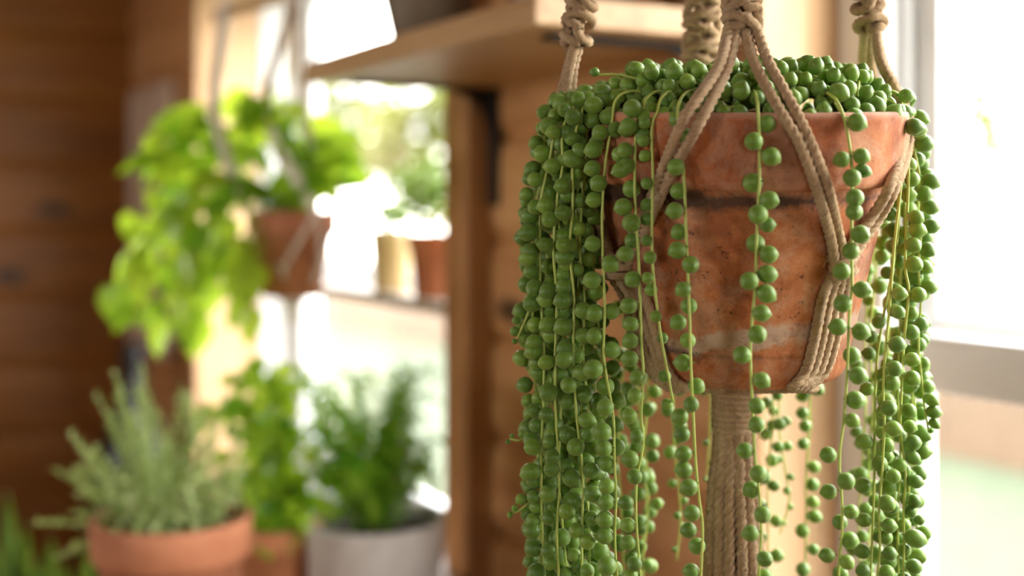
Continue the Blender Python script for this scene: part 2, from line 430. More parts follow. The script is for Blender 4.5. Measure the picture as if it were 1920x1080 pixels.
def window(name, a, b_, zr, fw_far, mid_posts, mh=.03, RD=RD):
    root = empty(name, ORI, WANG); tag(root, kind='structure')
    def part(n, boxes, m=M_white, bev=.004):
        mb = MB()
        for q in boxes: wbox(mb, *q)
        return mb.build(n, m, root, smooth=False, local=True, bevel=bev)
    # outer frame
    part('window_frame', [(b_-fw_far, b_-.001, RD-.05, RD+.05, SILL, HEAD), (a+.001, a+fw_far, RD-.05, RD+.05, SILL, HEAD),
                    (a+fw_far, b_-fw_far, RD-.05, RD+.05, HEAD-.05, HEAD), (a+fw_far, b_-fw_far, RD-.05, RD+.05, SILL, SILL+.05)])
    part('stop_strip', [(b_-fw_far-.014, b_-fw_far, RD-.02, RD+.0, SILL+.05, HEAD-.05)], M_white)
    divs = [a+fw_far]+mid_posts+[b_-fw_far]
    for k in range(len(divs)-1):
        d0, d1 = divs[k]+(mh if k else 0), divs[k+1]-(mh if k < len(divs)-2 else 0)
        sw = .052
        if k: part('mullion', [(divs[k]-mh, divs[k]+mh, RD-.05, RD+.05, SILL+.05, HEAD-.05)])
        # upper sash (outer) and lower sash (inner)
        up = part('upper_sash', [(d0,d0+sw,RD+.0,RD+.035,zr-.02,HEAD-.05),(d1-sw,d1,RD+.0,RD+.035,zr-.02,HEAD-.05),(d0+sw,d1-sw,RD+.0,RD+.035,zr-.02,zr+.028),(d0+sw,d1-sw,RD+.0,RD+.035,HEAD-.1,HEAD-.05)])
        pn = MB(); wbox(pn, d0+sw, d1-sw, RD+.016, RD+.020, zr+.028, HEAD-.1); pn.build('pane', M_glass, up, smooth=False, local=True)
        lo = part('lower_sash', [(d0,d0+sw,RD-.04,RD-.003,SILL+.05,zr-.008),(d1-sw,d1,RD-.04,RD-.003,SILL+.05,zr-.008),(d0+sw,d1-sw,RD-.04,RD-.003,zr-.072,zr-.008),(d0+sw,d1-sw,RD-.04,RD-.003,SILL+.05,SILL+.12)])
        pn = MB(); wbox(pn, d0+sw, d1-sw, RD-.024, RD-.020, SILL+.12, zr-.072); pn.build('pane', M_glass, lo, smooth=False, local=True)
        part('meeting_rail', [(d0,d1,RD-.055,RD-.003,zr-.008,zr+.006)])
    return root
window('window_1', W1[0], W1[1], -.175, .09, [])
window('window_2', W2[0], W2[1], -.22, .05, [], .03, .39)
w = MB(); wbox(w, W2[1]-.012, W2[1]+.03, RD+.04, .43, SILL, HEAD); wbox(w, W2[0]-.02, W2[0]+.01, RD+.04, .43, SILL, HEAD); wbox(w, W2[0], W2[1], RD+.04, .43, HEAD-.004, HEAD+.02); wbox(w, W2[0], W2[1], RD+.04, .43, SILL-.02, SILL+.004)
tag(local(w, 'trim_5', M_white, bevel=.003), kind='structure')

# ------------------------------------------------------------------ outside
w = MB(); w.box((-30,-3,0),(40,50,.02)); o = w.build('lawn', M_lawn, None, smooth=False); o.location = (0,0,-.12)
o.location = W(0, 0, 0) + Vector((VX,VY,0))*15 - Vector((0,0,CZ+.12)); 
# keep the lawn outside the house
me = o.data
for v_, (s_, w_) in zip(me.vertices, ((-30,.3),(30,.3),(30,40),(-30,40),(-30,.3),(30,.3),(30,40),(-30,40))):
    p = W(s_, w_, 0) - o.location; v_.co.x, v_.co.y = p.x, p.y
o.name = 'ground'; tag(o, kind='structure')
def fence(name, s0, s1, wd, z1, label):
    root = empty(name, W(s0, wd, ZF-.1)); root.rotation_euler.z = WANG; tag(root, label, 'fence', 'cedar fence outside')
    mb = MB(); x = 0
    while x < s1-s0:
        h = z1-ZF+.1 + random.uniform(-.01,.01)
        mb.box((x,-.012,0),(x+.135,.012,h)); x += .143
    mb.build('board_panel', M_fence, root, smooth=False, local=True)
    for k in range(int((s1-s0)/2.2)+1):
        p = MB(); p.box((k*2.2,-.11,0),(k*2.2+.1,-.013,z1-ZF+.05)); p.build('post', M_fence, root, smooth=False, local=True)
    return root
fence('garden_fence', -6, 22, 5.2, -.72, 'low pale cedar board fence across the lawn outside the windows')

def leaf_cloud(mb, c, rad, n, size, seed, squash=1.0, cup=.2):
    rnd = random.Random(seed)
    for _ in range(n):
        while True:
            p = Vector((rnd.uniform(-1,1), rnd.uniform(-1,1), rnd.uniform(-1,1)))
            if .35 < p.length < 1: break
        p *= .75+.25*mn.noise(p*2.2+Vector((seed,0,0)))*2
        p = Vector(c)+Vector((p.x*rad, p.y*rad, p.z*rad*squash))
        leaf(mb, p, Vector((rnd.uniform(-1,1),rnd.uniform(-1,1),rnd.uniform(-.6,.8))), size*rnd.uniform(.6,1.3), .55, rnd)
def leaf(mb, p, d, L, wr, rnd, droop=.25, n=4):
    """a curved pointed leaf blade starting at p along d, length L, width ratio wr"""
    d = Vector(d).normalized()
    side = d.cross(Vector((rnd.uniform(-.4,.4),rnd.uniform(-.4,.4),1)))
    if side.length < .05: side = Vector((1,0,0))
    side.normalize(); up = side.cross(d)
    vs = []; fs = []
    for k in range(n+1):
        t = k/n
        wd = L*wr*.5*(math.sin(math.pi*min(1,(t*.92+.08))**.75))
        if k == n: wd = 0.001*L
        c = p + d*(L*t) - Vector((0,0,1))*(droop*L*t*t)
        vs += [c-side*wd+up*wd*.25, c, c+side*wd+up*wd*.25]
    for k in range(n):
        a = 3*k
        fs += [(a,a+1,a+4,a+3),(a+1,a+2,a+5,a+4)]
    mb.add(vs, fs)
def heart(mb, p, d, nrm, L, rnd, wr=.82):
    """a broad heart shaped blade from p along d facing nrm, folded along the midrib and curved"""
    d = Vector(d).normalized(); nrm = Vector(nrm); nrm = (nrm-d*nrm.dot(d)).normalized(); side = d.cross(nrm)
    prof_ = [(0,.02),(-.06,.42),(.10,.86),(.30,1.0),(.52,.84),(.74,.52),(.90,.20),(1.0,.0)]
    vs = []; fs = []; cv = rnd.uniform(.05,.3)
    for t,w_ in prof_:
        c = p+d*(L*t)-nrm*(cv*L*t*t)
        h = L*wr*.5*w_
        vs += [c-side*h+nrm*h*.22, c-side*h*.5+nrm*h*.14, c if t >= 0 else p, c+side*h*.5+nrm*h*.14, c+side*h+nrm*h*.22]
    for k in range(len(prof_)-1):
        for j in range(4): a = 5*k+j; fs.append((a,a+1,a+6,a+5))
    mb.add(vs, fs)
def tree(name, loc, h, rad, n, seed, label, size=.14):
    root = empty(name, loc); tag(root, label, 'tree' if h > 2 else 'bush', 'garden trees and bushes beyond the windows')
    t = MB(); t.tube(spline([(0,0,0),(.05,0,h*.4),(-.03,.04,h)], .2), .06 if h > 2 else .03, 8, taper=lambda t:1-.6*t); t.build('trunk', M_post, root, local=True)
    m = MB(); leaf_cloud(m, (0,0,h), rad, n, size, seed, .85); m.build('crown', M_out, root, local=True)
tree('garden_tree', W(2.6, 10.0, ZF-.1), 3.0, 1.9, 1500, 3, 'pale green garden tree beyond the fence behind the far window', .22)
tree('garden_tree', W(7.5, 8.0, ZF-.1), 2.4, 1.6, 1500, 4, 'pale tree far outside behind the hanging vine', .22)
tree('garden_tree', W(-1.8, 9.4, ZF-.1), 2.6, 1.4, 900, 5, 'pale yellow green tree outside the near right window', .22)
tree('garden_tree', W(14.6, 6.5, ZF-.1), 2.5, 1.5, 2600, 12, 'broad pale tree outside, seen just under the wooden shelf beside the window post', .20)
tree('garden_tree', W(18.3, 6.3, ZF-.1), 2.9, 1.6, 2600, 15, 'pale garden tree outside, seen between the hanging vine and the shelf bracket', .20)
tree('garden_tree', W(-.1, 6.6, ZF-.1), 1.9, 1.3, 1800, 14, 'leafy garden tree standing right outside the near window sash', .2)
tree('garden_bush', W(5.2, 3.6, ZF-.1), 1.1, .7, 1300, 6, 'low garden bush outside below the far window', .12)
tree('garden_bush', W(1.8, 4.2, ZF-.1), 1.2, .6, 900, 8, 'light leafy bush on the lawn in front of the fence', .12)

# ------------------------------------------------------------------ wall shelf and brackets
ZS = .234
shelf = MB(); shelf.box((0,0,0),(.86,.358,.040))
so = shelf.build('wall_shelf', M_shelf, None, smooth=False, bevel=.004)
so.location = W(0, -.002, ZS); so.rotation_euler.z = WANG
tag(so, 'thick wooden shelf board fixed on the log wall on black iron brackets', 'shelf')
def bracket(s, label):
    root = empty('shelf_bracket', W(s, 0, ZS), WANG)
    tag(root, label, 'bracket', 'iron brackets under the wooden shelf')
    a = MB(); a.box((-.016,.004,-.008),(.016,.30,-.001)); a.build('arm', M_black, root, smooth=False, local=True, bevel=.002)
    a = MB(); a.box((-.016,.000,-.23),(.016,.009,-.001)); a.build('wall_plate', M_black, root, smooth=False, local=True, bevel=.002)
    a = MB(); pr = [(.009,-.001),(.009,-.10),(.016,-.075),(.030,-.045),(.055,-.022),(.10,-.008)]
    a.add([(x,y,z) for x in (-.004,.004) for y,z in pr], [(0,1,2,3,4,5),(11,10,9,8,7,6)]+[(i,(i+1)%6+0,(i+1)%6+6,i+6)[::-1] for i in range(6)])
    a.build('gusset', M_black, root, smooth=False, local=True)
bracket(.765, 'black iron shelf bracket at the far end beside the far window post')
bracket(.07, 'black iron shelf bracket at the near end behind the jute hanger')

def vessel(mb, prof, n=48): mb.lathe(prof, n=n, cap=False)
def simple_pot(name, loc, prof, m, label, group=None, cat='pot'):
    mb = MB(); vessel(mb, prof); o = mb.build(name, m, None); o.location = loc
    tag(o, label, cat, group); return o
def closed(prof, t=.006):
    """open pot: outer profile up, then inside down, closed base"""
    r0 = prof[0][0]; zt = prof[-1][1]
    inner = [(max(.002,r-t), max(z,t)) for r,z in reversed(prof)]
    return [(0.0005,0)]+prof+inner+[(0.0005,t)]
zs = ZS+.0405
simple_pot('stoneware_pot', W(.50,-.27,zs), closed([(.058,0),(.064,.01),(.08,.08),(.088,.15),(.086,.17)]), M_taupot, 'big taupe stoneware pot on the shelf, nearest its left tip')
simple_pot('clay_pot', W(.44,-.09,zs), closed([(.042,0),(.05,.03),(.058,.10),(.062,.105),(.062,.13)]), M_terra_d, 'small dark red clay pot on the shelf behind the taupe pot')
simple_pot('glass_jar', W(.30,-.19,zs), closed([(.018,0),(.024,.008),(.026,.05),(.024,.09)]), M_offw, 'small off white jar on the shelf in front of the dark pots', cat='jar')
simple_pot('glazed_pot', W(.20,-.14,zs), closed([(.05,0),(.06,.02),(.072,.12),(.072,.14)]), M_green_gl, 'dark olive glazed pot on the shelf, nearest the jute hanger')

# grey panel hung near the corner
pn = empty('wall_board', W(3.52, -.015, -.02), WANG); tag(pn, 'narrow grey brown wooden board hung on the wall near the room corner', 'board')
a = MB(); a.box((-.30,0,-.52),(.30,.03,.47)); a.build('board', M_grey, pn, smooth=False, local=True, bevel=.005)
a = MB(); a.box((-.32,.0,-.54),(-.30,.04,.49)); a.box((.30,.0,-.54),(.32,.04,.49)); a.box((-.30,.0,.47),(.30,.04,.49)); a.box((-.30,.0,-.54),(.30,.04,-.52))
a.build('frame', M_grey, pn, smooth=False, local=True, bevel=.004)
# tall black floor vase by the corner
vz = empty('floor_vase', P(250, 1500, 4.35)*1.0); vz.location = (P(250,390,4.35).x, 4.35, 0)
H = CZ+(390-648)/F*4.35
tag(vz, 'tall black floor vase with a narrow neck standing near the room corner', 'vase')
a = MB(); vessel(a, closed([(.10,0),(.15,.1),(.17,.3),(.15,H-.45),(.09,H-.28),(.044,H-.18),(.042,H-.04),(.05,H)])); a.build('body', M_blackgl, vz, local=True)

# ------------------------------------------------------------------ bench under the frame with pots
ZB = -.725
bn = empty('plant_bench', W(.62, -.47, ZF), WANG); tag(bn, 'low wooden plant bench along the wall carrying the lower pots', 'bench')
a = MB(); a.box((-.50,-.42,CZ+ZB-.035),(.50,.42,CZ+ZB)); a.build('bench_top', M_bench, bn, smooth=False, local=True, bevel=.004)
for sx in (-.45,.41):
    for sy in (-.38,.34):
        a = MB(); a.box((sx,sy,0),(sx+.045,sy+.045,CZ+ZB-.035)); a.build('leg', M_bench, bn, smooth=False, local=True)

def sprig_herb(mb, p0, p1, rnd, lf=.011, dens=150, curl=.02):
    mid = (Vector(p0)+Vector(p1))*.5+Vector((rnd.uniform(-curl,curl),rnd.uniform(-curl,curl),.01))
    pts = spline([p0, mid, p1], .006)
    mb.tube(pts, .0013, 5)
    L = len(pts)
    for k in range(int(L*dens/100)):
        i = int((rnd.random()**.65)*(L-1))
        leaf(mb, pts[i], Vector((rnd.uniform(-1,1),rnd.uniform(-1,1),rnd.uniform(.1,.9))), lf*rnd.uniform(.7,1.3), .42, rnd, n=2)
def potted(name, loc, prof, m, label, cat, soil_r, soil_z, potlabel=None):
    root = empty(name, loc); tag(root, label, cat)
    a = MB(); vessel(a, prof); a.build('pot', m, root, local=True)
    a = MB(); a.lathe([(.0005,soil_z+.004),(soil_r*.5,soil_z+.006),(soil_r,soil_z)], n=32, cap=False); a.build('soil', M_soil, root, local=True)
    return root
def rimpot(rb, rt, h, band=.25):
    hb = h*(1-band); rm = rb+(rt*.93-rb)*(1-band*.6)
    return closed([(rb,0),(rb+.003,.003),(rm,hb),(rt*.97,hb+.001),(rt*.985,hb+.004),(rt,h-.004),(rt-.002,h)], .010)

rnd = random.Random(21)
# herb pot
c = P(322, 390, 1.92); c.z = CZ+ZB
herb = potted('potted_herb', c, rimpot(.085,.124,.245), M_terra, 'terracotta pot of tall grey green herb at lower left', 'potted plant', .112, .215)
f_ = MB()
tips = [(195,760),(150,830),(120,900),(225,720),(272,705),(262,740),(340,740),(355,760),(300,790),(400,800),(240,800),(190,860),(320,830),(380,850),(430,830),(160,950),(150,985),(440,880),(410,760),(280,860),(230,760),(350,800)]
for (tx,ty) in tips+[(x+rnd.uniform(-45,45), y+rnd.uniform(10,130)) for x,y in tips]*2:
    t = P(322+(tx-322)*1.12, ty-22, 1.92+rnd.uniform(-.1,.1)) - c
    b0 = Vector((t.x*.35+rnd.uniform(-.03,.03), rnd.uniform(-.07,.07), .215))
    sprig_herb(f_, b0, t, rnd, lf=.013, dens=230)
for k in range(500):
    a_, r_ = rnd.uniform(0,6.28), .11*math.sqrt(rnd.random())
    leaf(f_, Vector((r_*math.cos(a_), r_*math.sin(a_), .215+rnd.uniform(0,.10))), Vector((rnd.uniform(-1,1),rnd.uniform(-1,1),rnd.uniform(0,1))), .022, .4, rnd, n=2)
f_.build('foliage', M_herb, herb, local=True)

# small terracotta pot with trailing bright vine
c = P(520, 390, 2.22); c.z = CZ+ZB
v2 = potted('potted_vine', c, rimpot(.055,.078,.155), M_terra2, 'bright terracotta pot of trailing light green vine, between herb and fern', 'potted plant', .066, .135)
def vine(mb, pts, rnd, size, step=.03, wr=.8):
    ps = spline(pts, .01); mb.tube(ps, .0018, 6)
    k = 0
    while k < len(ps):
        d = Vector((rnd.uniform(-1,1), rnd.uniform(-1,.4), rnd.uniform(-.5,.9)))
        q = ps[k]+d.normalized()*size*.35
        mb.tube([ps[k], (ps[k]+q)*.5+Vector((0,0,.004)), q], .001, 4)
        heart(mb, q, d+Vector((0,0,-.3)), Vector((rnd.uniform(-.7,.9), -1, rnd.uniform(-.1,1.1))), size*rnd.uniform(.6,1.1), rnd, wr)
        k += max(1, int(step/.01*rnd.uniform(.7,1.3)))
f_ = MB()
for tx,ty in [(440,780),(415,820),(430,870),(470,760),(500,790),(520,830),(450,950),(480,1010),(560,850),(455,1020),(400,790),(470,900),(540,900),(500,880),(440,850),(580,930)]:
    t = P(tx,ty,2.15+rnd.uniform(-.08,.08))-c
    s0 = Vector((rnd.uniform(-.03,.03), rnd.uniform(-.03,.03), .135))
    vine(f_, [s0, Vector((s0.x*.5+t.x*.5, t.y*.5, max(t.z,.2)+.06)), t], rnd, .042, .026)
f_.build('foliage', M_pothos, v2, local=True)

# fern in an off white pot
c = P(702, 390, 2.22); c.z = CZ+ZB
fern = potted('potted_fern', c, closed([(.10,0),(.118,.02),(.128,.13),(.130,.158),(.128,.166)],.009), M_offw, 'arching green fern in a wide off white pot below the far window', 'potted plant', .115, .145)
f_ = MB()
def frond(mb, pts, rnd, wmax, droop=.2):
    ps = spline(pts, .015); mb.tube(ps, .0016, 5, taper=lambda t:1-.7*t)
    n = len(ps)
    for i in range(2, n-1):
        t = i/n
        L = wmax*math.sin(math.pi*min(1,t*.9+.12))**.7
        tang = (ps[i+1]-ps[i-1]).normalized()
        side = tang.cross(Vector((0,-.3,1)))
        if side.length < .1: side = tang.cross(Vector((0,1,0)))
        side.normalize()
        for sg in (-1,1):
            leaf(mb, ps[i], side*sg+tang*.45+Vector((0,0,rnd.uniform(-.5,.5))), L*rnd.uniform(.85,1.1), .30, rnd, droop=droop, n=3)
ft = [(455,705),(520,700),(600,770),(690,690),(780,700),(828,720),(815,790),(820,860),(760,780),(650,780),(560,850),(540,930),(585,900),(740,1060),(770,990),(820,930),(630,830),(700,810),(790,840),(600,990),(530,1040),(720,880),(660,900),(480,820),(500,770),(800,760),(560,790),(745,740),(835,700),(845,760),(845,840),(800,715),(765,695),(680,700),(840,900),(500,740),(620,720),(600,950),(790,900)]
for tx,ty in ft:
    t = P(tx,ty,2.22+rnd.uniform(-.14,.12))-c
    s0 = Vector((rnd.uniform(-.04,.04), rnd.uniform(-.04,.04), .145))
    m_ = Vector((s0.x*.4+t.x*.55, t.y*.6, max(t.z, .22)*.8+.08))
    frond(f_, [s0, m_, t], rnd, .058)
f_.build('foliage', M_fern, fern, local=True)

# dark strap-leaved plant bottom left
c = Vector((P(70,390,2.75).x, 2.75, 0))
sn = potted('potted_snake_plant', c, rimpot(.12,.16,.30), M_terra_d, 'dark strap leaved plant at the bottom left corner', 'potted plant', .145, .27)
f_ = MB()
for tx,ty,Ld in [(12,925,0),(45,985,0),(-30,960,0),(95,1010,0),(30,1020,0),(175,1000,0),(215,1010,0),(70,1060,0),(120,1060,0)]:
    t = P(tx,ty,2.75+rnd.uniform(-.06,.1))-c
    b0 = Vector((t.x*.35, t.y*.3, .27)); side = Vector((1,rnd.uniform(-.7,.7),0)).normalized()
    ps = spline([b0, (b0+t)*.5+Vector((t.x*.06,0,.03)), t], .03); vs=[]; fs=[]
    for i,p in enumerate(ps):
        tt = i/(len(ps)-1); wd = .034*(math.sin(math.pi*(.2+.8*tt))**.6 if tt<1 else .01)
        vs += [p-side*wd, p+Vector((0,.012,0)), p+side*wd]
    for i in range(len(ps)-1): fs += [(3*i,3*i+1,3*i+4,3*i+3),(3*i+1,3*i+2,3*i+5,3*i+4)]
    f_.add(vs, fs)
f_.build('foliage', M_dark, sn, local=True)

# ------------------------------------------------------------------ shelf across the far window with two pots
ZR = -.203
a = MB(); a.box((0,0,0),(2.03,.12,.028))
o = a.build('window_shelf', M_taupe, None, smooth=False, bevel=.003); o.location = W(W2[0]+.002, .125, ZR-.028); o.rotation_euler.z = WANG
tag(o, 'narrow taupe shelf running across the far window at mid height', 'shelf')
def on_wshelf(px, w_):
    r = (px-960)/F
    ox, oy = DX+w_*VX, DY+w_*VY
    s = (ox-r*oy)/(-UX+r*UY)
    return W(s, w_, ZR)
c = on_wshelf(733, .062)
p1 = potted('potted_flower', c, closed([(.040,0),(.043,.004),(.052,.125),(.054,.13),(.054,.15)],.006), M_cream, 'cream yellow pot with a small pale plant on the window shelf', 'potted plant', .046, .132)
f_ = MB(); leaf_cloud(f_, (0,0,.185), .055, 160, .026, 31, .8); f_.build('foliage', M_pale, p1, local=True)
c = on_wshelf(812, .060)
p2 = potted('potted_shrub', c, rimpot(.040,.060,.145), M_terra, 'terracotta pot with a bushy grey green plant on the window shelf', 'potted plant', .05, .128)
f_ = MB(); leaf_cloud(f_, (-.02,0,.235), .10, 650, .024, 33, 1.0); f_.build('foliage', M_pale, p2, local=True)

# ------------------------------------------------------------------ hanging vine in the middle distance
YH = 2.45
c = P(548, 555, YH)
hv = potted('hanging_vine', c, rimpot(.055,.090,.170,.28), M_terra, 'bright green vine in a hanging terracotta pot in front of the far window', 'potted plant', .08, .15)
f_ = MB(); rnd = random.Random(5)
tips = [(290,270),(340,225),(370,240),(470,200),(520,215),(560,215),(640,260),(655,330),(620,300),(300,330),(330,360),(600,350),(560,400),(250,420),(300,440),(340,420),(380,440),(240,500),(215,560),(240,590),(300,620),(340,560),(370,620),(350,500),(400,520),(440,520),(420,460),(450,570),(470,600),(380,330),(430,300),(480,290),(420,260),(400,380),(480,360),(540,330),(580,280),(350,300),(430,350),(320,400),(510,280),(390,270),(280,300),(280,470),(330,470),(390,480),(350,600),(290,580),(650,290),(640,310),(600,240),(610,270),(570,250),(590,330),(610,350),(560,300),(540,240),(500,180),(450,195),(480,230),(445,215),(360,215),(320,250),(300,300)]
for tx,ty in tips:
    t = P(tx,ty,YH-.02+rnd.uniform(-.10,.10))-c
    s0 = Vector((rnd.uniform(-.05,.05), rnd.uniform(-.05,.05), .155))
    if ty > 380 and tx < 480:
        pts = [s0, Vector((-.10, t.y*.5, .235)), Vector((t.x*.75, t.y*.8, (t.z+.235)*.5+.02)), t]
    else:
        pts = [s0, Vector((s0.x*.4+t.x*.5, t.y*.5, max(t.z,.2)*.7+.05)), t]
    ps = spline(pts, .012); f_.tube(ps, .002, 6)
    for q in range(2):
        i = len(ps)-1-int(q*len(ps)*.17)
        dd = (ps[i]-ps[max(0,i-3)]).normalized()+Vector((rnd.uniform(-.8,.8),rnd.uniform(-.8,.5),rnd.uniform(-.7,.3)))
        dd.z -= .35
        nn = Vector((rnd.uniform(-.7,.9), -1, rnd.uniform(-.1,1.1)))
        L_ = rnd.uniform(.058,.098)
        heart(f_, ps[i]-dd.normalized()*L_*.3, dd, nn, L_, rnd, rnd.uniform(.6,.85))
f_.build('foliage', M_pothos, hv, local=True)
hh = empty('cord_plant_hanger', Vector((c.x,c.y,CZ+ZC))); tag(hh, 'off white cord hanger holding the vine pot before the far window', 'plant hanger')
hook = Vector((c.x-.01, c.y, CZ+ZC-.05))
def ring(mb, c_, r_, rr, vert=True):
    pts = [Vector(c_)+Vector((r_*math.cos(a),0,r_*math.sin(a))) for a in [2*math.pi*i/24 for i in range(25)]]
    mb.tube(pts, rr, 8)
a = MB(); ring(a, hook+Vector((0,0,.02)), .02, .003); a.tube([hook+Vector((0,0,.04)), hook+Vector((0,0,.05))], .003); a.build('hook', M_black, hh)
rimp = []
for k,(px,yo) in enumerate([(462,0),(592,-.085),(630,.02),(510,.085)]):
    rimp.append(P(px,395,YH+yo))
cols = [(432,-40),(535,-60),(560,-60),(500,-40)]
botc = P(548, 575, YH)
low = [P(530,505,YH-.07), P(600,500,YH-.05), P(585,505,YH+.06), P(500,505,YH+.05)]
dl, dr = P(398,34,YH), P(575,-22,YH)
a = MB(); a.tube(spline([dl, dr], .02), .012, 16); a.build('wooden_dowel', M_reveal, hh)
for e_ in (dl.lerp(dr,.12), dl.lerp(dr,.88)):
    a = MB(); a.tube(spline([hook, e_+Vector((0,0,.006))], .01), .006, 10, lobes=3, pitch=.03); a.build('cord', M_hcord, hh)
for k in range(4):
    top = dl.lerp(dr, [.14,.86,.90,.82][k])
    mid = P([404,502,572,540][k], 215, YH+[0,-.07,0,.07][k])
    a = MB(); a.tube(spline([top+Vector((0,-.012,.01)), top-Vector((0,.012,.02)), mid, rimp[k]], .01), [.0125,.011,.010,.007][k], 12, lobes=3, pitch=.03); a.build('cord', M_hcord, hh)
    for j in (k, (k+3)%4):
        a = MB(); a.tube(spline([rimp[k], (rimp[k]+low[j])*.5+Vector(((rimp[k]+low[j])*.5-c).to_3d().xy.to_3d())*.06, low[j]], .01), .0042, 8, lobes=3, pitch=.02); a.build('cord', M_hcord, hh)
    a = MB(); a.tube(spline([low[k], (low[k]+botc)*.5+Vector((0,0,-.012)), botc], .01), .006, 8, lobes=3, pitch=.02); a.build('cord', M_hcord, hh)
a = MB(); a.tube(spline([botc+Vector((0,0,.01)), botc-Vector((0,0,.03))], .004), .012, 12, lobes=5, pitch=.05); a.build('gather_knot', M_hcord, hh)

# ================================================================== FOREGROUND
D = .95; AX = (1386-960)/F*D; TILT = R(5.2); PH = .2
RIM = .1225
base = Vector((AX, D+.007, CZ+.075-.1995))
# tilt: top of the pot leans toward the room
Mp = Matrix.Translation(base) @ Matrix.Rotation(TILT, 4, 'X')
plant = empty('potted_string_of_pearls', base)
tag(plant, 'trailing string of pearls succulent in a weathered terracotta pot hung in jute', 'potted plant')
prof = [(.0005,0),(.074,0),(.0785,.0015),(.0815,.006),(.083,.012),(.1085,.139),(.1095,.1455),(.1145,.1465),(.1165,.1480),(.1178,.151),(.1225,.193),(.1228,.1965),(.1220,.1992),(.120,.200),(.1145,.200),(.1125,.199),(.112,.197),(.108,.15),(.100,.145),(.08,.02),(.0005,.012)]
a = MB(); a.lathe(prof, n=128, cap=False)
po = a.build('pot', M_pot, plant, local=True); po.rotation_euler.x = TILT
a = MB()
for i in range(40):
    pass
nr, na = 22, 72; vs=[]; fs=[]
for i in range(nr+1):
    for j in range(na):
        r_ = .1115*i/nr; an = 2*math.pi*j/na
        q = Vector((r_*math.cos(an), r_*math.sin(an), .190))
        q.z += .006*mn.noise(q*60)+.004*mn.noise(q*220)
        vs.append(q)
for i in range(nr):
    for j in range(na):
        k = (j+1)%na; fs.append((i*na+j,i*na+k,(i+1)*na+k,(i+1)*na+j))
a.add(vs, fs); so_ = a.build('soil', M_soil, plant, local=True); so_.rotation_euler.x = TILT

# ---- pearl leaf mesh: nearly round, small pointed tip at +x, short stalk at -x
def pearl_geo(seg=14, rings=9, stalk=True):
    vs=[]; fs=[]
    for i in range(rings+1):
        t = i/rings; ph = math.pi*t
        x = -math.cos(ph); r_ = math.sin(ph)
        if t > .72:
            u_ = (t-.72)/.28; x += .20*u_**3.0
        if i in (0,rings):
            vs.append((x,0,0)); continue
        for j in range(seg):
            an = 2*math.pi*j/seg; vs.append((x, r_*math.cos(an), r_*math.sin(an)))
    def idx(i,j): return 0 if i==0 else (1+(rings-1)*seg if i==rings else 1+(i-1)*seg+j%seg)
    for i in range(rings):
        for j in range(seg):
            if i==0: fs.append((0, idx(1,j+1), idx(1,j)))
            elif i==rings-1: fs.append((idx(i,j), idx(i,j+1), idx(rings,0)))
            else: fs.append((idx(i,j), idx(i,j+1), idx(i+1,j+1), idx(i+1,j)))
    if stalk:
        n = len(vs)
        for (x,rr) in ((-.93,.12),(-1.28,.075)):
            for j in range(5):
                an = 2*math.pi*j/5; vs.append((x, rr*math.cos(an), rr*math.sin(an)))
        for j in range(5):
            k=(j+1)%5; fs.append((n+j,n+5+j,n+5+k,n+k))
    return vs, fs
PV, PF = pearl_geo(16, 11)
PV = [Vector(p) for p in PV]
PVh, PFh = pearl_geo(28, 20)
meP = bpy.data.meshes.new('pearl_leaf'); meP.from_pydata(PVh, [], PFh); meP.update()
meP.polygons.foreach_set('use_smooth', [True]*len(meP.polygons)); meP.materials.append(M_pearl)
def rot_to(d, roll=0.0):
    d = Vector(d).normalized()
    return d.to_track_quat('X','Z').to_matrix() @ Matrix.Rotation(roll, 3, 'X')
beads = []      # (strand index or None, centre, radius, direction, elongation)
def bead(si, c_, r_, d_, el=1.0): beads.append((si, Vector(c_), r_, Vector(d_), el))

strands = []    # stem point lists
rnd = random.Random(99)
def surfY(px, clear=.012):
    """depth of the outer collar (plus clearance) at that horizontal position"""
    Y = D
    for _ in range(6):
        dx = (px-960)/F*Y - AX
        rr = RIM+clear
        Y = D - math.sqrt(max(rr*rr-dx*dx, 0)) if abs(dx) < rr else D
    return Y
def over_rim(p):
    """stem points that lead from the mound over the lip to hanging point p"""
    d = Vector((p.x-AX, p.y-D, 0)); 
    if d.length < 1e-6: d = Vector((0,-1,0))
    dn = d.normalized()
    zr = CZ+.075+ (dn.y)*RIM*math.sin(TILT)
    c0 = Vector((AX, D, 0))
    return [c0+dn*(RIM-.035)+Vector((0,0,zr+.012)), c0+dn*(RIM-.012)+Vector((0,0,zr+.016)), c0+dn*(RIM+(.5*(d.length-RIM)))+Vector((0,0,zr+.009))]
def listed(stem, bl, Y, rpx=16, lead=True, dirs=None):
    """a strand whose stem and leaves were measured one by one"""
    si = len(strands)
    pts = [P(x,y,Y) for x,y in stem]
    sp = (over_rim(pts[0]) if lead else []) + pts
    strands.append(sp)
    for e in bl:
        x,y = e[0],e[1]; r_ = (e[2] if len(e) > 2 else rpx*rnd.uniform(.93,1.06))/F*Y
        # stem x at that height
        sx = stem[0][0]
        for (a0,a1),(b0,b1) in zip(stem[:-1],stem[1:]):
            if min(a1,b1) <= y <= max(a1,b1) and b1 != a1: sx = a0+(b0-a0)*(y-a1)/(b1-a1)
        if y > stem[-1][1]: sx = stem[-1][0]
        c_ = P(x,y,Y); dx = (x-sx)/F*Y
        need = r_*1.03+.0012
        yo = 0
        if abs(dx) < need: yo = -math.sqrt(need*need-dx*dx)*(1 if rnd.random() < .62 else -.85)
        c_.y += yo
        d_ = Vector((dx*1.2, yo*.7+rnd.uniform(-.003,.003), -rnd.uniform(0,.006)))
        el = e[3] if len(e) > 3 else 1.0
        bead(si, c_, r_, d_, el)
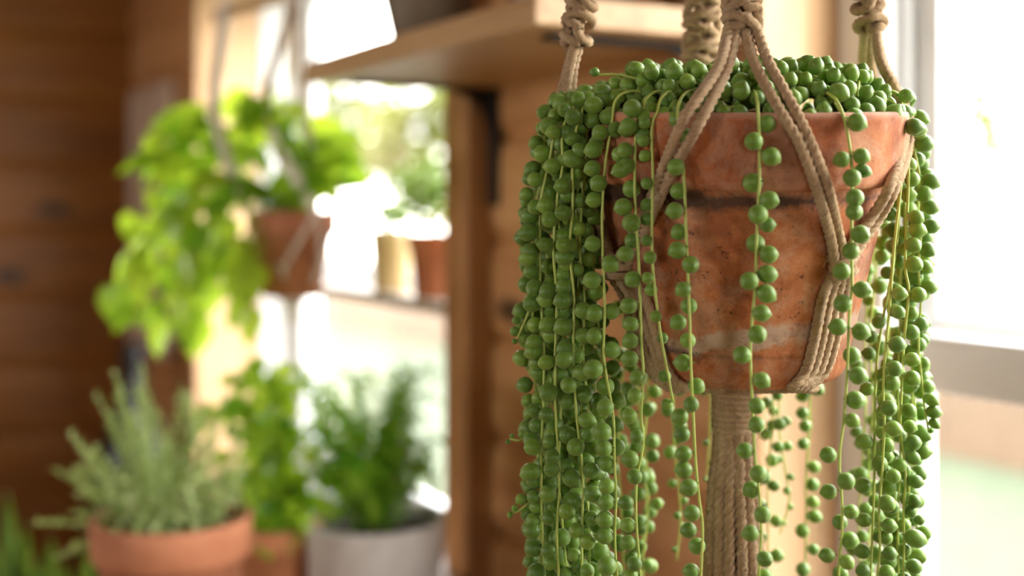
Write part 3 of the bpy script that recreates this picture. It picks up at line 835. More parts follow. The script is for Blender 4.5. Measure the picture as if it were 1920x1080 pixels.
def auto(stem, Y, r=15.5, gap=25, seed=0, lead=True, side=None, Y1=None, rtip=1.0, spread=1.0, smallend=False):
    """a strand with alternating leaves along a measured or assumed stem"""
    rn = random.Random(seed*13+5); si = len(strands)
    n = len(stem)
    pts = [P(x,y,Y+((Y1-Y)*i/(n-1) if Y1 else 0)) for i,(x,y) in enumerate(stem)]
    for q in pts: q.y += rn.uniform(-.002,.002)
    sp = (over_rim(pts[0]) if lead else []) + pts
    strands.append(sp)
    ps = spline((over_rim(pts[0])[1:] if lead and Y < 1.05 else [])+pts, .001); L = len(ps); k = rn.randint(2,12); sd = rn.choice((-1,1)); step = gap/F*Y
    while k < L:
        t = k/L
        r_ = r/F*Y*rn.uniform(.84,1.1)
        if smallend and t > .75: r_ *= 1-.6*(t-.75)/.25
        if side: sdd = side if rn.random() < .8 else -side
        else: sdd = sd; sd = -sd if rn.random() < .75 else sd
        an = rn.uniform(-1.15,1.15)
        d_ = Vector((sdd*math.cos(an)*spread, -math.sin(an)*(1 if rn.random()<.8 else -1), rn.uniform(-.55,.15)))
        c_ = ps[k]+d_.normalized()*(r_*1.12+.001)
        bead(si, c_, r_, d_, rn.choice((1,1,1,1.06,1.12)))
        k += max(3, int(step*rn.uniform(.72,1.28)/.001))

# -- measured front strands (positions read off the photograph, hanging just clear of the collar)
listed([(1270,212),(1276,262),(1283,340),(1286,430),(1290,520),(1293,600),(1295,680),(1299,760),(1303,850),(1310,930),(1317,990),(1314,1080),(1312,1160)],
 [(1276,252),(1265.5,314),(1274,358),(1265,395),(1275,435),(1269,469),(1292,495),(1279,542),(1294,575),(1272,604),(1292,640),(1283,682),(1308,726),(1293,755),(1275,781),(1279,814),(1282,851),(1282,881),(1290,912),(1296,960),(1291,994),(1309,1028),(1297,1073),(1310,1110)], surfY(1275))
listed([(1147,232),(1136,300),(1131,360),(1129,420),(1131,500),(1134,580),(1132,660),(1138,712),(1150,780),(1152,860),(1155,930),(1153,1010),(1157,1090),(1157,1180)],
 [(1140,218),(1125,249),(1113,281,17),(1111,316),(1121,344),(1114,375),(1112,457),(1143,494),(1110,525),(1116,588,17.5),(1147,585),(1116,631,17),(1147,657,16,1.15),(1112,692,19),(1136,727,17.5),(1134,761,16),(1129,810,18),(1132,841,16),(1139,871,16.5),(1137,910),(1137,943,15.5),(1135,976,17),(1135,1006,16.5),(1137,1058,18),(1140,1095)], surfY(1135))
listed([(1205,212),(1193,250),(1190,330),(1192,400),(1197,480),(1200,560),(1203,650),(1206,700),(1202,780),(1206,830),(1194,900),(1193,980),(1199,1060),(1200,1150)],
 [(1185,204,17.5),(1178,237),(1172,282,15.5),(1165,318,15.5,1.2),(1186,354,17.5),(1169,388,17),(1182,418,17.5),(1187,451,15),(1173,476,15.5),(1185,523,16),(1179,573,16),(1183,608,15),(1182,639,15.5),(1181,672,16),(1193,706,14),(1189,740,14),(1180,780,15),(1193,816,13.5),(1181,860,16.5),(1188,890,15),(1174,942,14.5),(1178,986,14),(1178,1019,15),(1188,1053,14.5),(1181,1080,15)], surfY(1190))
listed([(1233,208),(1222,240),(1224,330),(1222,420),(1224,500),(1231,570),(1241,640),(1252,700),(1262,755)],
 [(1209,230,12),(1207,264,12),(1210,292,12),(1212,344,12),(1214,384,12.5),(1215,411,13),(1212,451,11),(1217,482,12.5),(1213,521,11.5),(1222,544,12.5),(1228,592,11.5),(1244,635,11),(1248,707,12.5),(1252,759,11)], surfY(1225,.010))
listed([(1421,206),(1424,260),(1424,330),(1421,400),(1418,470),(1417,530),(1411,590),(1407,660),(1409,720),(1412,790),(1416,860),(1424,930),(1427,1000),(1423,1080),(1424,1160)],
 [(1440,231,18),(1410,266,17.5),(1444,294,18),(1415,342,19),(1440,375,17.5),(1417,402,18.5),(1437,421,15),(1420,457,18),(1441,477,17.5),(1439,514,17.5,1.08),(1402,526,17.5),(1435,550,17.5,1.08),(1425,586,16.5),(1416,625,17.5),(1389,664,17),(1426,712,16),(1415,758,15.5),(1415,793,15.5),(1398,846,15.5),(1418,884,16.5),(1412,921,16.5),(1426,960,16),(1407,1000,15.5),(1430,1043,15),(1436,1085,15)], surfY(1425))
listed([(1575,200),(1586,235),(1594,280),(1598,330),(1597,400),(1597,480),(1597,540),(1592,600),(1590,660),(1587,720),(1582,790),(1575,840),(1574,880),(1578,930),(1579,990),(1573,1060),(1572,1150)],
 [(1604,230,18),(1577,299,15.5),(1614,293,15.5),(1618,320,13,1.2),(1592,334,17),(1597,371,17),(1596,397,16),(1608,439,17.5),(1590,470,16),(1577,508,16.5),(1612,542,16.5),(1577,568,17),(1571,613,16.5),(1614,622,17),(1601,668,16.5),(1606,703,17),(1605,751,17.5),(1594,786,14),(1553,853,15.5),(1581,898,16.5),(1554,922,15),(1593,957,13.5),(1579,983,14.5),(1595,1015,16.5),(1551,1041,14.5),(1584,1050,14),(1580,1080,15)], surfY(1592))
# right bundle, measured front edge
listed([(1704,240),(1716,290),(1725,340),(1728,420),(1722,500),(1727,560),(1722,640),(1727,700),(1733,760),(1741,806)],
 [(1722,222,15.5,1.12),(1702,213,11),(1720,250,13),(1732,269,17,1.12),(1725,299,14.5),(1743,340,15.5,1.12),(1726,364,16),(1740,388,14.5,1.12),(1743,424,14.5,1.12),(1733,468,15),(1737,501,13,1.15),(1720,520,16.5),(1743,538,14,1.15),(1722,553,15),(1722,607,14,1.1),(1728,648,14),(1735,682,12),(1742,726,13,1.2),(1742,748,12,1.2),(1747,771,12.5,1.2),(1749,793,9.5,1.2),(1747,808,6)], .935)
listed([(1690,232),(1702,290),(1703,350),(1700,420),(1697,500),(1704,545),(1698,610),(1693,670),(1690,740),(1688,800),(1694,850),(1698,900),(1694,960),(1695,1020),(1693,1090),(1693,1160)],
 [(1709,309,15.5),(1714,336,15),(1714,407,14),(1717,431,16),(1707,459,15),(1709,495,16),(1712,588,14),(1712,624,15),(1707,673,14),(1707,708,15),(1722,553,15),(1700,768,14),(1706,800,13),(1712,830,15),(1711,858,13,1.15),(1684,870,13),(1700,885,13),(1716,903,13,1.2),(1714,940,13),(1708,960,12),(1724,975,10),(1716,1010,17,1.3),(1700,1035,13),(1714,1062,14,1.1),(1700,1090,14)], .912)
listed([(1686,250),(1690,330),(1682,410),(1675,480),(1667,585),(1660,660),(1656,735),(1658,800),(1653,895),(1648,959),(1650,1022),(1645,1090),(1645,1170)],
 [(1683,550,14),(1683,585,13),(1679,645,16),(1675,690,15),(1674,718,16),(1661,762,15.5),(1672,802,15),(1666,837,15),(1654,873,15.5),(1675,893,14),(1658,940,16),(1672,950,14),(1666,985,14),(1663,1010,13.5),(1668,1038,13.5),(1664,1075,15),(1662,1110,15)], .895)
sd = 100
for stem,Y,kw in [
  ([(1680,225),(1712,270),(1722,360),(1712,470),(1708,600),(1712,720),(1706,850),(1702,960),(1700,1080),(1700,1180)], .955, dict(side=1)),
  ([(1660,215),(1690,260),(1697,400),(1690,500),(1688,620),(1684,740),(1690,860),(1684,980),(1688,1180)], .945, {}),
  ([(1655,215),(1668,300),(1672,420),(1668,560),(1664,700),(1668,840),(1660,1000),(1664,1180)], 1.0, dict(r=14)),
  ([(1650,225),(1645,420),(1640,520),(1632,640),(1636,760),(1628,860),(1634,960),(1625,1080),(1630,1180)], 1.03, dict(r=13.5, gap=31)),
  ([(1640,225),(1640,420),(1622,620),(1624,760),(1618,860),(1612,960),(1610,1080),(1612,1180)], 1.05, dict(r=13, gap=34)),
  ([(1690,225),(1694,420),(1700,560),(1680,700),(1674,820),(1680,900),(1672,1020),(1676,1180)], .975, {}),
  ([(1670,225),(1684,420),(1650,640),(1640,760),(1640,900),(1634,1020),(1628,1180)], .925, dict(r=14.5, gap=30)),
  ([(1690,225),(1715,420),(1716,560),(1712,700),(1716,800),(1712,900),(1718,1000),(1708,1100),(1708,1180)], .975, dict(r=13.5)),
  # behind the pot
  ([(1520,215),(1522,600),(1519,750),(1518,800),(1511,900),(1512,960),(1511,1080),(1511,1180)], 1.085, dict(r=12.5, gap=32)),
  ([(1450,215),(1450,600),(1450,740),(1448,800),(1440,880),(1440,960),(1440,1080),(1440,1180)], 1.09, dict(r=12, gap=30)),
  ([(1470,215),(1462,700),(1460,800),(1472,880),(1480,940),(1462,1000)], 1.095, dict(r=11, gap=30, smallend=True)),
  ([(1330,215),(1332,600),(1333,740),(1332,800),(1328,860),(1325,905)], 1.09, dict(r=10, gap=36, smallend=True)),
  ([(1250,215),(1262,600),(1262,740),(1266,850),(1274,920),(1276,980),(1268,1050)], 1.08, dict(r=11.5, gap=34, smallend=True)),
  ([(1180,225),(1205,600),(1214,740),(1206,850),(1212,950),(1205,1020),(1206,1150)], 1.06, dict(r=13.5, gap=24)),
  ([(1170,225),(1190,600),(1195,740),(1212,850),(1208,900),(1216,950),(1200,1100),(1200,1180)], 1.04, dict(r=13.5, gap=27)),
  ([(1140,225),(1175,600),(1165,720),(1158,850),(1165,950),(1170,1100),(1170,1180)], 1.05, dict(r=13.5, gap=27)),
]:
    auto(stem, Y, seed=sd, **kw); sd += 1
# left bundle
lx = [(1012,985,985,995,995),(1030,1000,1000,1003,1003),(1040,1018,1008,1005,1000),(1050,1030,1030,1028,1030),(1060,1040,1036,1045,1050),(1066,1050,1048,1058,1062),(1075,1068,1070,1075,1085),(1085,1075,1078,1083,1088),(1095,1085,1090,1098,1100),
      (1105,1100,1098,1110,1118),(1020,992,998,1012,1010),(1045,1020,1022,1030,1036),(1055,1045,1052,1062,1070),(1070,1058,1063,1068,1078),(1090,1082,1092,1100,1108),(1040,1008,1015,1020,1022),(1100,1095,1110,1130,1134),(1062,1035,1042,1050,1058)]
for i,xs in enumerate(lx):
    xs = [x_+(14 if x_ < 1040 else 6) for x_ in xs]
    Y = [.93,.905,.96,.89,.915,.94,.885,.925,.90,.95,.975,.985,1.0,.97,1.01,1.0,.93,1.02][i]
    stem = [(xs[0],240),(xs[1],380),(xs[2],560),(xs[3],780),(xs[4],1000),(xs[4]+rnd.uniform(-8,8),1190)]
    st2 = []
    for (a0,a1),(b0,b1) in zip(stem[:-1],stem[1:]):
        st2 += [(a0,a1),((a0+b0)/2+rnd.uniform(-7,7),(a1+b1)/2)]
    st2.append(stem[-1])
    auto(st2, Y, seed=300+i, r=16 if Y < .95 else 15, gap=25, side=-1 if i in (0,1,10) else None)
# short side tips on the left
listed([(1000,560),(985,600),(975,622),(968,640)], [(968,601,8),(965,622,9.5),(965,639,5.5),(985,640,13),(992,612,12)], .92, lead=False)
listed([(1008,808),(990,818),(972,826),(955,823)], [(960,817,4.5),(952,827,4.8),(979,814,7.5),(992,803,13)], .93, lead=False)
listed([(1008,922),(990,944),(970,959),(953,964)], [(992,915,12),(977,936,11),(965,953,6.5),(956,963,5.5,1.2)], .92, lead=False)
# stems and leaves lying over the mound
def mound_z(x, y):
    """height of the leaf mound above the soil, pot axes"""
    rr = math.hypot(x,y)/RIM
    return .194+.026*max(0,1-rr**5)
rn = random.Random(4)
pts_m = []
def try_bead(x, y, dz, r_):
    q = Mp @ Vector((x, y, mound_z(x,y)+dz))
    for (c2,r2) in pts_m:
        if (c2-q).length < (r_+r2)*.88: return False
    pts_m.append((q,r_)); 
    up = Vector((x*4, y*4, 1.0)).normalized() if rn.random() < .6 else Vector((rn.uniform(-1,1),rn.uniform(-1,.2),rn.uniform(-.2,1)))
    bead(None, q, r_, up+Vector((rn.uniform(-.6,.6),rn.uniform(-.6,.6),0)), rn.choice((1,1,1.05,1.1)))
    return True
for layer,(dz,rmax,cnt) in enumerate([(-.002,.118,1500),(.006,.108,900),(.012,.095,350)]):
    for _ in range(cnt):
        an = rn.uniform(0,2*math.pi); rr = rmax*math.sqrt(rn.random())
        x, y = rr*math.cos(an), rr*math.sin(an)
        if layer == 0 and y < -.075 and -.02 < x < .11 and rn.random() < .55: continue
        try_bead(x, y, dz+rn.uniform(-.003,.003), rn.uniform(.0050,.0068))
# leaves spilling over the left lip
for _ in range(240):
    an = rn.uniform(math.pi*.62, math.pi*1.26); rr = rn.uniform(.112,.136)
    zz = .198 - max(0, rr-.118)*rn.uniform(.6,2.6)+rn.uniform(-.004,.008)
    q = Mp @ Vector((rr*math.cos(an), rr*math.sin(an), zz)); r_ = rn.uniform(.0055,.0068)
    if all((c2-q).length > (r_+r2)*.92 for c2,r2 in pts_m):
        pts_m.append((q,r_)); bead(None, q, r_, Vector((math.cos(an),math.sin(an),-.4))+Vector((rn.uniform(-.6,.6),rn.uniform(-.6,.6),0)), 1.0)
for _ in range(60):
    an = rn.uniform(-.55, .7); rr = rn.uniform(.112,.132)
    q = Mp @ Vector((rr*math.cos(an), rr*math.sin(an), .2-max(0,rr-.118)*1.2)); r_ = rn.uniform(.0050,.0064)
    if all((c2-q).length > (r_+r2)*.95 for c2,r2 in pts_m):
        pts_m.append((q,r_)); bead(None, q, r_, Vector((math.cos(an),math.sin(an),-.2)), 1.05)
# sprigs raised above the mound
for stem, bl, Y in [([(1290,165),(1240,155),(1205,150),(1160,140),(1122,140)], [(1193,129,14,1.1),(1115,135,9),(1231,142,14,1.0)], .90),
                    ([(1620,200),(1650,186),(1672,190),(1692,214),(1698,250)], [(1699,180,14,1.05)], .88),
                    ([(1330,200),(1360,201),(1400,198)], [(1405,188,18,1.0),(1434,188,16,1.0)], .86),
                    ([(1555,178),(1572,205),(1582,230)], [(1568,175,18,1.1)], .845)]:
    listed(stem, bl, Y, lead=False)
for k in range(26):
    an = rn.uniform(0,6.28); r0 = rn.uniform(.02,.1); a2 = an+rn.uniform(-.9,.9); r2 = rn.uniform(.03,.113)
    A_ = Vector((r0*math.cos(an), r0*math.sin(an),0)); B_ = Vector((r2*math.cos(a2), r2*math.sin(a2),0)); M_ = (A_+B_)*.5
    strands.append([Mp @ Vector((q.x,q.y,mound_z(q.x,q.y)+dz)) for q,dz in ((A_,.0),(M_,.008),(B_,.003))])
print('strands', len(strands), 'pearls', len(beads))

# ---- create stems
sobj = []
creep = MB(); NS = len(strands)-26
for i,sp in enumerate(strands):
    ps = spline(sp, .004)
    if i >= NS:
        creep.tube(ps, .0011, 6); sobj.append(None); continue
    a = MB(); a.tube(ps, .00115, 7, taper=lambda t:1.0-.25*t)
    sobj.append(a.build('strand', M_stem, plant))
o = creep.build('creeping_stems', M_stem, plant); tag(o, kind='stuff')
# ---- pearls: the hundred that show largest are objects, the others one mesh
def score(b_):
    si,c_,r_,d_,el = b_
    py = 390-(c_.z-CZ)/c_.y*F
    if si is None or py > 1075 or py < 5: return -1
    return r_/c_.y*(1 if c_.y < .88 else .8)
order = sorted(range(len(beads)), key=lambda i:-score(beads[i]))
top = set(order[:100])
proto = None
rest = MB()
for i,(si,c_,r_,d_,el) in enumerate(beads):
    rm = rot_to(d_, rn.uniform(0,6.28))
    if i in top and sobj[si] is not None:
        if proto is None:
            o = bpy.data.objects.new('pearl_leaf', meP); proto = o
        else: o = proto.copy()
        col.objects.link(o); o.parent = sobj[si]
        o.matrix_basis = Matrix.Translation(c_-base) @ rm.to_4x4() @ Matrix.Diagonal((r_*el,r_,r_,1))
    else:
        rest.add([c_ + rm @ Vector((p.x*el*r_, p.y*r_, p.z*r_)) for p in PV], PF)
o = rest.build('pearl_leaves', M_pearl, plant); tag(o, kind='stuff')

# ------------------------------------------------------------------ macrame hanger
hang = empty('jute_plant_hanger', Vector((AX, D, CZ+ZC)))
tag(hang, 'knotted natural jute macrame hanger holding the big string of pearls pot', 'plant hanger')
CR = .0042
fuzzpts = []
def cord(pts, r_=CR, step=.0018, fz=1.0, name='cord', pitch=.017, ph=0):
    ps = spline(pts, step)
    a = MB(); a.tube(ps, r_, 15, lobes=3, pitch=pitch, depth=.42, phase=ph)
    o = a.build(name, M_jute, hang)
    for k in range(0, len(ps), 6):
        if rn.random() < .42*fz: fuzzpts.append((ps[k], r_))
    return o
apex = Vector((AX+.002, D, CZ+ZC-.06))
def rimpt(ang, clear=.006, z=.197):
    q = Mp @ Vector(((RIM+clear)*math.cos(ang), (RIM+clear)*math.sin(ang), z)); return q
# knot columns: lower end of the sinnet (picture position, depth) and the direction to the apex
colsF = {'front':(P(1391,62,.845), 40), 'left':(P(1078,88,.945), 36), 'right':(P(1633,62,.955), 36), 'rear':(P(1313,128,1.07), 40)}
def sinnet(name, low_, wid, flat):
    """column of square knots from low_ up to the apex; flat = unit vector across the column"""
    up = (apex-low_); L = up.length; up.normalize()
    flat = (flat - up*flat.dot(up)).normalized(); out = flat.cross(up).normalized()
    knots_len = .16
    r_ = .0040
    # filler cords to the apex
    for k,o_ in enumerate((-.45,.45)):
        c0 = low_ + flat*o_*r_*2.0
        cord([c0, c0+up*knots_len, low_+up*knots_len*1.35+flat*o_*.006, apex], r_*1.05, .003, .3)
    for k,o_ in enumerate((-1,1)):
        c0 = low_ + up*knots_len + flat*o_*.009
        cord([c0, c0+up*.06, apex+flat*o_*.003], r_, .003, .3)
    pitch_ = .0135; n = int(knots_len/pitch_)
    W_ = wid
    for i in range(n):
        z0 = i*pitch_; s = 1 if i%2 else -1
        a = MB()
        def pt(x,o2,z): return low_+flat*(x*s)+out*o2+up*(z0+z)
        # working cord passes in front, rounds the side and returns behind
        p1 = [pt(-W_*.95,-.001,.001), pt(-W_*.62,r_*1.9,.004), pt(0,r_*2.7,.0075), pt(W_*.60,r_*1.8,.0105), pt(W_*1.02,.000,.0105), pt(W_*.55,-r_*1.9,.009), pt(0,-r_*2.5,.0065), pt(-W_*.6,-r_*1.8,.004), pt(-W_*1.02,.0,.0055), pt(-W_*.85,r_*.9,.013), pt(-W_*.95,-.001,.0155)]
        a.tube(spline(p1,.0016), r_*.98, 13, lobes=3, pitch=.012, depth=.4)
        p2 = [pt(W_*.98,.001,-.001), pt(W_*.85,r_*1.5,.003), pt(W_*.25,r_*2.0,.0035), pt(-W_*.30,r_*1.7,.012)]
        a.tube(spline(p2,.0016), r_*.95, 13, lobes=3, pitch=.012, depth=.4)
        for q in p1[1:5]: 
            if rn.random()<.7: fuzzpts.append((q, r_))
        a.build('knot', M_jute, hang)
    return low_, flat, out, up
FL = {'front':Vector((1,0,0)), 'left':Vector((.25,-1,0)).normalized(), 'right':Vector((.25,1,0)).normalized(), 'rear':Vector((1,.1,0))}
ends = {}
for k in colsF: ends[k] = sinnet(k, colsF[k][0], .0112 if k != 'rear' else .0145, FL[k])
# mid joins on the pot body
def body(px, py, out=.006):
    """point on the pot skin seen at that picture position, lifted by out"""
    x = (px-960)/F; z = (390-py)/F
    best = None
    inv = Mp.inverted(); prev = None
    for k in range(700):
        Y = .80+.0004*k
        q = inv @ Vector((x*Y, Y, CZ+z*Y))
        h = q.z
        if h > .1465: rr = .1178+(h-.151)*.11
        elif h > .139: rr = .1095
        else: rr = .0815+(h/.139)*.027
        rr += out
        if math.hypot(q.x,q.y) < rr: return Vector((x*Y, Y, CZ+z*Y))
    return Vector((x*D, D, CZ+z*D))
JR = body(1577,486); JL = body(1160,492)
# mirrored joins behind
def back_of(p):
    return Vector((p.x, 2*D-p.y+.01, p.z))
JRb = back_of(JR)+Vector((-.015,0,0)); JLb = back_of(JL)+Vector((.015,0,0))
e = ends['front']; lf = e[0]
o1 = lambda k, t: k[0]+k[1]*t
fr_ = colsF['front'][0]
cord([fr_+Vector((-.009,-.002,.004)), P(1345,128,.825), P(1283,222,.814), body(1245,310,.006), body(1205,405,.005), JL+Vector((-.002,-.001,.0))], ph=.3)
cord([fr_+Vector((-.004,-.002,.002)), P(1362,132,.829), P(1313,228,.814), body(1262,318,.0055), body(1226,395,.005), JL+Vector((.006,-.001,-.002))], ph=1.3)
cord([fr_+Vector((.002,-.002,.002)), P(1418,125,.829), P(1470,220,.817), body(1500,270,.006), body(1533,360,.006), body(1556,440,.005), JR+Vector((-.004,-.001,-.004))], ph=.9)
cord([fr_+Vector((.009,-.002,.004)), P(1443,120,.829), P(1490,205,.820), body(1520,268,.006), body(1551,350,.006), body(1570,430,.005), JR+Vector((.002,-.001,.0))], ph=2)
# left column: two to the front-left join, two to the rear-left join
lc = colsF['left'][0]
rl = P(1050,212,.940)
cord([lc+Vector((.001,-.006,.004)), P(1068,130,.938), rl+Vector((.002,-.006,0)), P(1052,262,.925), body(1098,365,.007), body(1128,430,.006), JL+Vector((-.006,0,.003))], ph=.5)
cord([lc+Vector((.004,-.002,.003)), P(1075,130,.942), rl+Vector((.008,-.001,.002)), P(1060,272,.93), body(1088,375,.006), body(1116,440,.005), JL+Vector((-.010,.003,-.001))], ph=.1)
cord([lc+Vector((0,.002,.002)), P(1066,135,.95), rl+Vector((-.002,.006,0)), Vector((AX-.130,D+.02,CZ+.02)), JLb+Vector((-.004,0,0))], ph=.5)
cord([lc+Vector((0,.006,.002)), P(1062,135,.957), rl+Vector((.001,.012,0)), Vector((AX-.127,D+.035,CZ+.02)), JLb+Vector((.004,0,0))], ph=1.5)
rc = colsF['right'][0]
cord([rc+Vector((.002,-.006,.004)), P(1650,110,.935), P(1676,165,.922), P(1696,208,.915), P(1696,262,.91), body(1670,345,.006), body(1636,405,.006), body(1602,452,.005), JR+Vector((.005,0,.003))], ph=.2)
cord([rc+Vector((.003,-.003,.003)), P(1655,115,.945), P(1682,170,.930), P(1702,215,.925), P(1703,275,.92), body(1680,348,.006), body(1648,410,.006), body(1612,462,.005), JR+Vector((.009,.003,-.001))], ph=1.2)
cord([rc+Vector((-.004,.003,.002)), P(1617,120,1.0), P(1614,172,1.02), Vector((AX+.095,D+.098,CZ+.02)), JRb+Vector((-.003,0,0))])
cord([rc+Vector((0,.005,.002)), P(1632,120,1.0), P(1633,172,1.01), Vector((AX+.108,D+.085,CZ+.02)), JRb+Vector((.004,0,0))], ph=.7)
bc = colsF['rear'][0]
for i,(ax_,ay_,J) in enumerate(((1285,165,JLb),(1306,170,JLb),(1350,170,JRb),(1378,168,JRb))):
    m_ = P(ax_,ay_,1.085)
    cord([bc+Vector(((i-1.5)*.004,0,.002)), m_, Vector((m_.x*.9+J.x*.1, D+.132, CZ+.02)), J+Vector(((i%2)*.006-.003,.0,.0))], ph=i)
# wraps at the joins
def wrap_knot(c_, axis, r_, n, name='knot'):
    axis = Vector(axis).normalized(); s1 = axis.cross(Vector((0,1,.1))).normalized(); s2 = axis.cross(s1)
    pts = []
    for k in range(n*12+1):
        an = 2*math.pi*k/12
        pts.append(c_+axis*((k/12-n/2)*.0068)+s1*math.cos(an)*r_+s2*math.sin(an)*r_*.75)
    cord(pts, .0036, .002, 1.6, name)
wrap_knot(JR+Vector((.001,-.001,-.005)), (-.15,0,1), .0075, 2)
wrap_knot(JL+Vector((.000,-.001,-.005)), (.2,0,1), .0075, 2)
for J in (JRb,JLb): wrap_knot(J, (0,0,1), .0075, 2)
# bottom gather
GB = Vector((AX-.003, D+.004, base.z-.016))
def under(J, pxs, side):
    for i,off in enumerate(pxs):
        pass
for i in range(4):      # four parallel cords from the right join under the base
    t = (i-1.5)
    cord([JR+Vector((t*.0035,.001*abs(t),-.010)), body(1562+t*13,560,.0048), body(1546+t*13,640,.0048), body(1528+t*12,698,.005), body(1506+t*9,724,.006)+Vector((-.002,.002,-.001)), Vector((AX+.040+t*.003, D-.035-t*.006, base.z-.008)), GB+Vector((.006,-.004,0))], ph=i*.8)
for i in range(4):
    t = (i-1.5)
    cord([JL+Vector((t*.0035,.001*abs(t),-.010)), body(1190+t*13,560,.0048), body(1215+t*12,640,.0048), body(1238+t*10,698,.005), body(1264+t*8,724,.006)+Vector((.002,.002,-.001)), Vector((AX-.040+t*.003, D-.035+t*.006, base.z-.008)), GB+Vector((-.006,-.004,0))], ph=i*.8)
for s_,J in ((1,JRb),(-1,JLb)):
    for i in range(2):
        t = i-.5
        cord([J+Vector((t*.006,0,-.008)), Vector((AX+s_*(.075+t*.008), D+.070, CZ-.07)), Vector((AX+s_*.058, D+.062, base.z+.004)), Vector((AX+s_*.03, D+.035, base.z-.006)), GB+Vector((s_*.004,.006,0))], ph=i)
# flat jute ring line under the base edge, as in the photograph
# wrapped neck and tassel
tas = MB()
TZ0 = base.z-.012
neck = MB()
for i in range(13):
    an = 2*math.pi*i/13+.2
    rr = .0125
    ps = [Vector((AX-.003+rr*math.cos(an), D+.004+rr*math.sin(an), TZ0+.004)), Vector((AX-.003+rr*1.02*math.cos(an+.25), D+.004+rr*1.02*math.sin(an+.25), TZ0-.045)),
          Vector((AX-.004+.0165*math.cos(an+.3), D+.004+.0165*math.sin(an+.3), TZ0-.09)), Vector((AX-.004+(.0175+rn.uniform(0,.004))*math.cos(an+.35), D+.004+.0185*math.sin(an+.35), TZ0-.15)), Vector((AX-.003+.022*math.cos(an+.2)+rn.uniform(-.002,.002), D+.004+.022*math.sin(an+.2), TZ0-.24+rn.uniform(-.01,.01)))]
    tas.tube(spline(ps,.0022), .0050, 15, lobes=3, pitch=.022, depth=.62, phase=i)
    for k in range(26): 
        q = rn.random(); fuzzpts.append((ps[0].lerp(ps[3], q)+Vector((math.cos(an),math.sin(an),0))*.003, .003))
for i in range(8):
    an = 2*math.pi*i/8
    tas.tube(spline([Vector((AX-.003+.006*math.cos(an), D+.004+.006*math.sin(an), TZ0)), Vector((AX-.004+.010*math.cos(an), D+.004+.010*math.sin(an), TZ0-.235))],.006), .004, 8, lobes=3, pitch=.02)
tas.build('tassel', M_jute, hang)
wp = []
for k in range(7*14+1):
    an = 2*math.pi*k/14
    wp.append(Vector((AX-.003+.0152*math.cos(an), D+.004+.0152*math.sin(an), TZ0-.004-k/14*.0046)))
cord(wp, .0030, .002, 3.0, 'neck_wrap')
a = MB(); ring(a, apex+Vector((0,0,.02)), .022, .0035); a.tube([apex+Vector((0,0,.04)), apex+Vector((0,0,.06))], .0035); a.build('ring', M_black, hang)
# loose fibres
fz = MB()
for (p,r_) in fuzzpts:
    for _ in range(2):
        d_ = Vector((rn.uniform(-1,1),rn.uniform(-1,.3),rn.uniform(-1,1))).normalized()
        L = rn.choice((.003,.004,.005,.007,.011))
        e_ = Vector((rn.uniform(-1,1),rn.uniform(-1,1),rn.uniform(-1,1)))*.6
        s_ = p+d_*r_*.8
        fz.tube([s_, s_+d_*L*.4+e_*L*.08, s_+d_*L*.7+e_*L*.35, s_+d_*L*.8+e_*L*.75], .00011, 3, cap=False)
o = fz.build('loose_fibres', M_fuzz, hang); tag(o, kind='stuff')

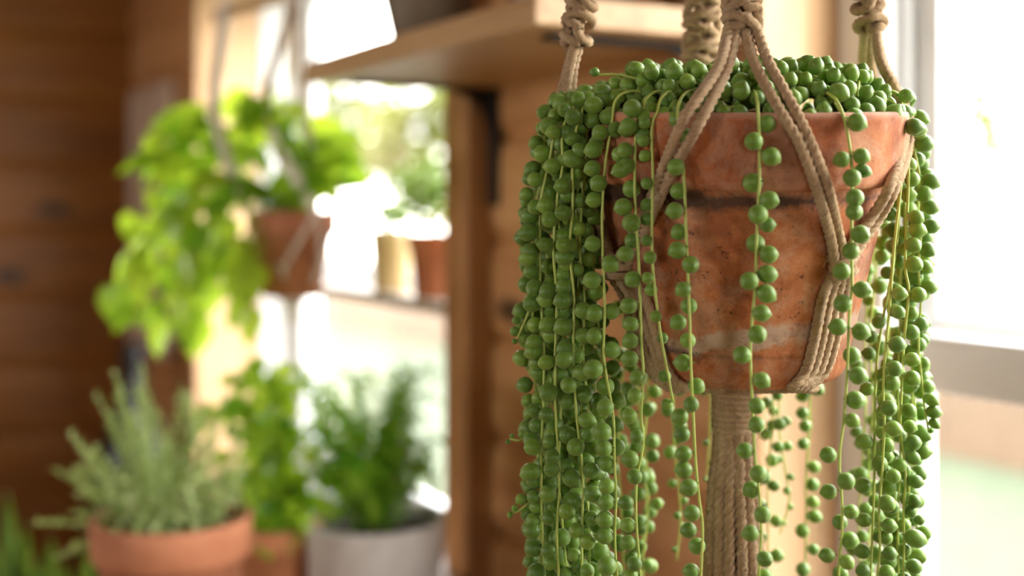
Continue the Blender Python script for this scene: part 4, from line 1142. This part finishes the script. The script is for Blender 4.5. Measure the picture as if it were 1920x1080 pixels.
# ------------------------------------------------------------------ light, world, camera
wd = bpy.data.worlds.new('sky'); scene.world = wd; wd.use_nodes = True
nt = wd.node_tree; bg = nt.nodes['Background']
tc = node(nt,'ShaderNodeTexCoord'); sp_ = node(nt,'ShaderNodeSeparateXYZ'); nt.links.new(tc.outputs['Generated'], sp_.inputs[0])
r = ramp(nt, [(.0,(.55,.52,.42)),(.5,(1.0,.95,.86)),(.62,(1.0,.97,.92)),(1.0,(.88,.93,1.0))])
nt.links.new(mth(nt,'ADD', mth(nt,'MULTIPLY', sp_.outputs[2], .5), .5), r.inputs[0]); nt.links.new(r.outputs[0], bg.inputs[0])
bg.inputs[1].default_value = 9.0
def portal(c_, sx, sy, d_):
    l = bpy.data.lights.new('daylight_portal','AREA'); l.shape='RECTANGLE'; l.size=sx; l.size_y=sy; l.cycles.is_portal=True
    o = bpy.data.objects.new('daylight_portal', l); col.objects.link(o); o.location=c_
    o.rotation_euler = Vector(d_).to_track_quat('-Z','Z').to_euler()
inw = (-VX,-VY,0)
for a_,b_ in (W1,W2):
    portal(W((a_+b_)/2, (TH if a_ < 0 else .44)+.01, (SILL+HEAD)/2), b_-a_, HEAD-SILL, inw)
portal(W((OB[0]+OB[1])/2, W_BACK-.21, (OB[2]+OB[3])/2), OB[1]-OB[0], OB[3]-OB[2], (VX,VY,0))
portal(W((OD[0]+OD[1])/2, W_BACK-.21, (OD[2]+OD[3])/2), OD[1]-OD[0], OD[3]-OD[2], (VX,VY,0))
portal(W(S_NEAR-.21, (OC[0]+OC[1])/2, (OC[2]+OC[3])/2), OC[1]-OC[0], OC[3]-OC[2], (UX,UY,0))
sun = bpy.data.lights.new('sun','SUN'); sun.energy = 2.5; sun.angle = R(3); sun.color = (1,.93,.82)
o = bpy.data.objects.new('sun', sun); col.objects.link(o); o.rotation_euler = Vector((.55,-.15,-1.0)).to_track_quat('-Z','Z').to_euler()

cam = bpy.data.cameras.new('camera'); co = bpy.data.objects.new('camera', cam); col.objects.link(co)
co.location = (0,0,CZ); co.rotation_euler = (R(90),0,0)
cam.sensor_width = 36; cam.lens = 36*F/1920; cam.shift_y = -150/1920
cam.clip_start = .05
cam.dof.use_dof = True; cam.dof.focus_distance = .88; cam.dof.aperture_fstop = 2.3
scene.camera = co
vs_ = scene.view_settings; vs_.view_transform = 'Standard'; vs_.look = 'None'; vs_.exposure = 0.82; vs_.gamma = 1; vs_.use_curve_mapping = False
scene.cycles.max_bounces = 10; scene.cycles.transparent_max_bounces = 12
scene.cycles.use_denoising = True
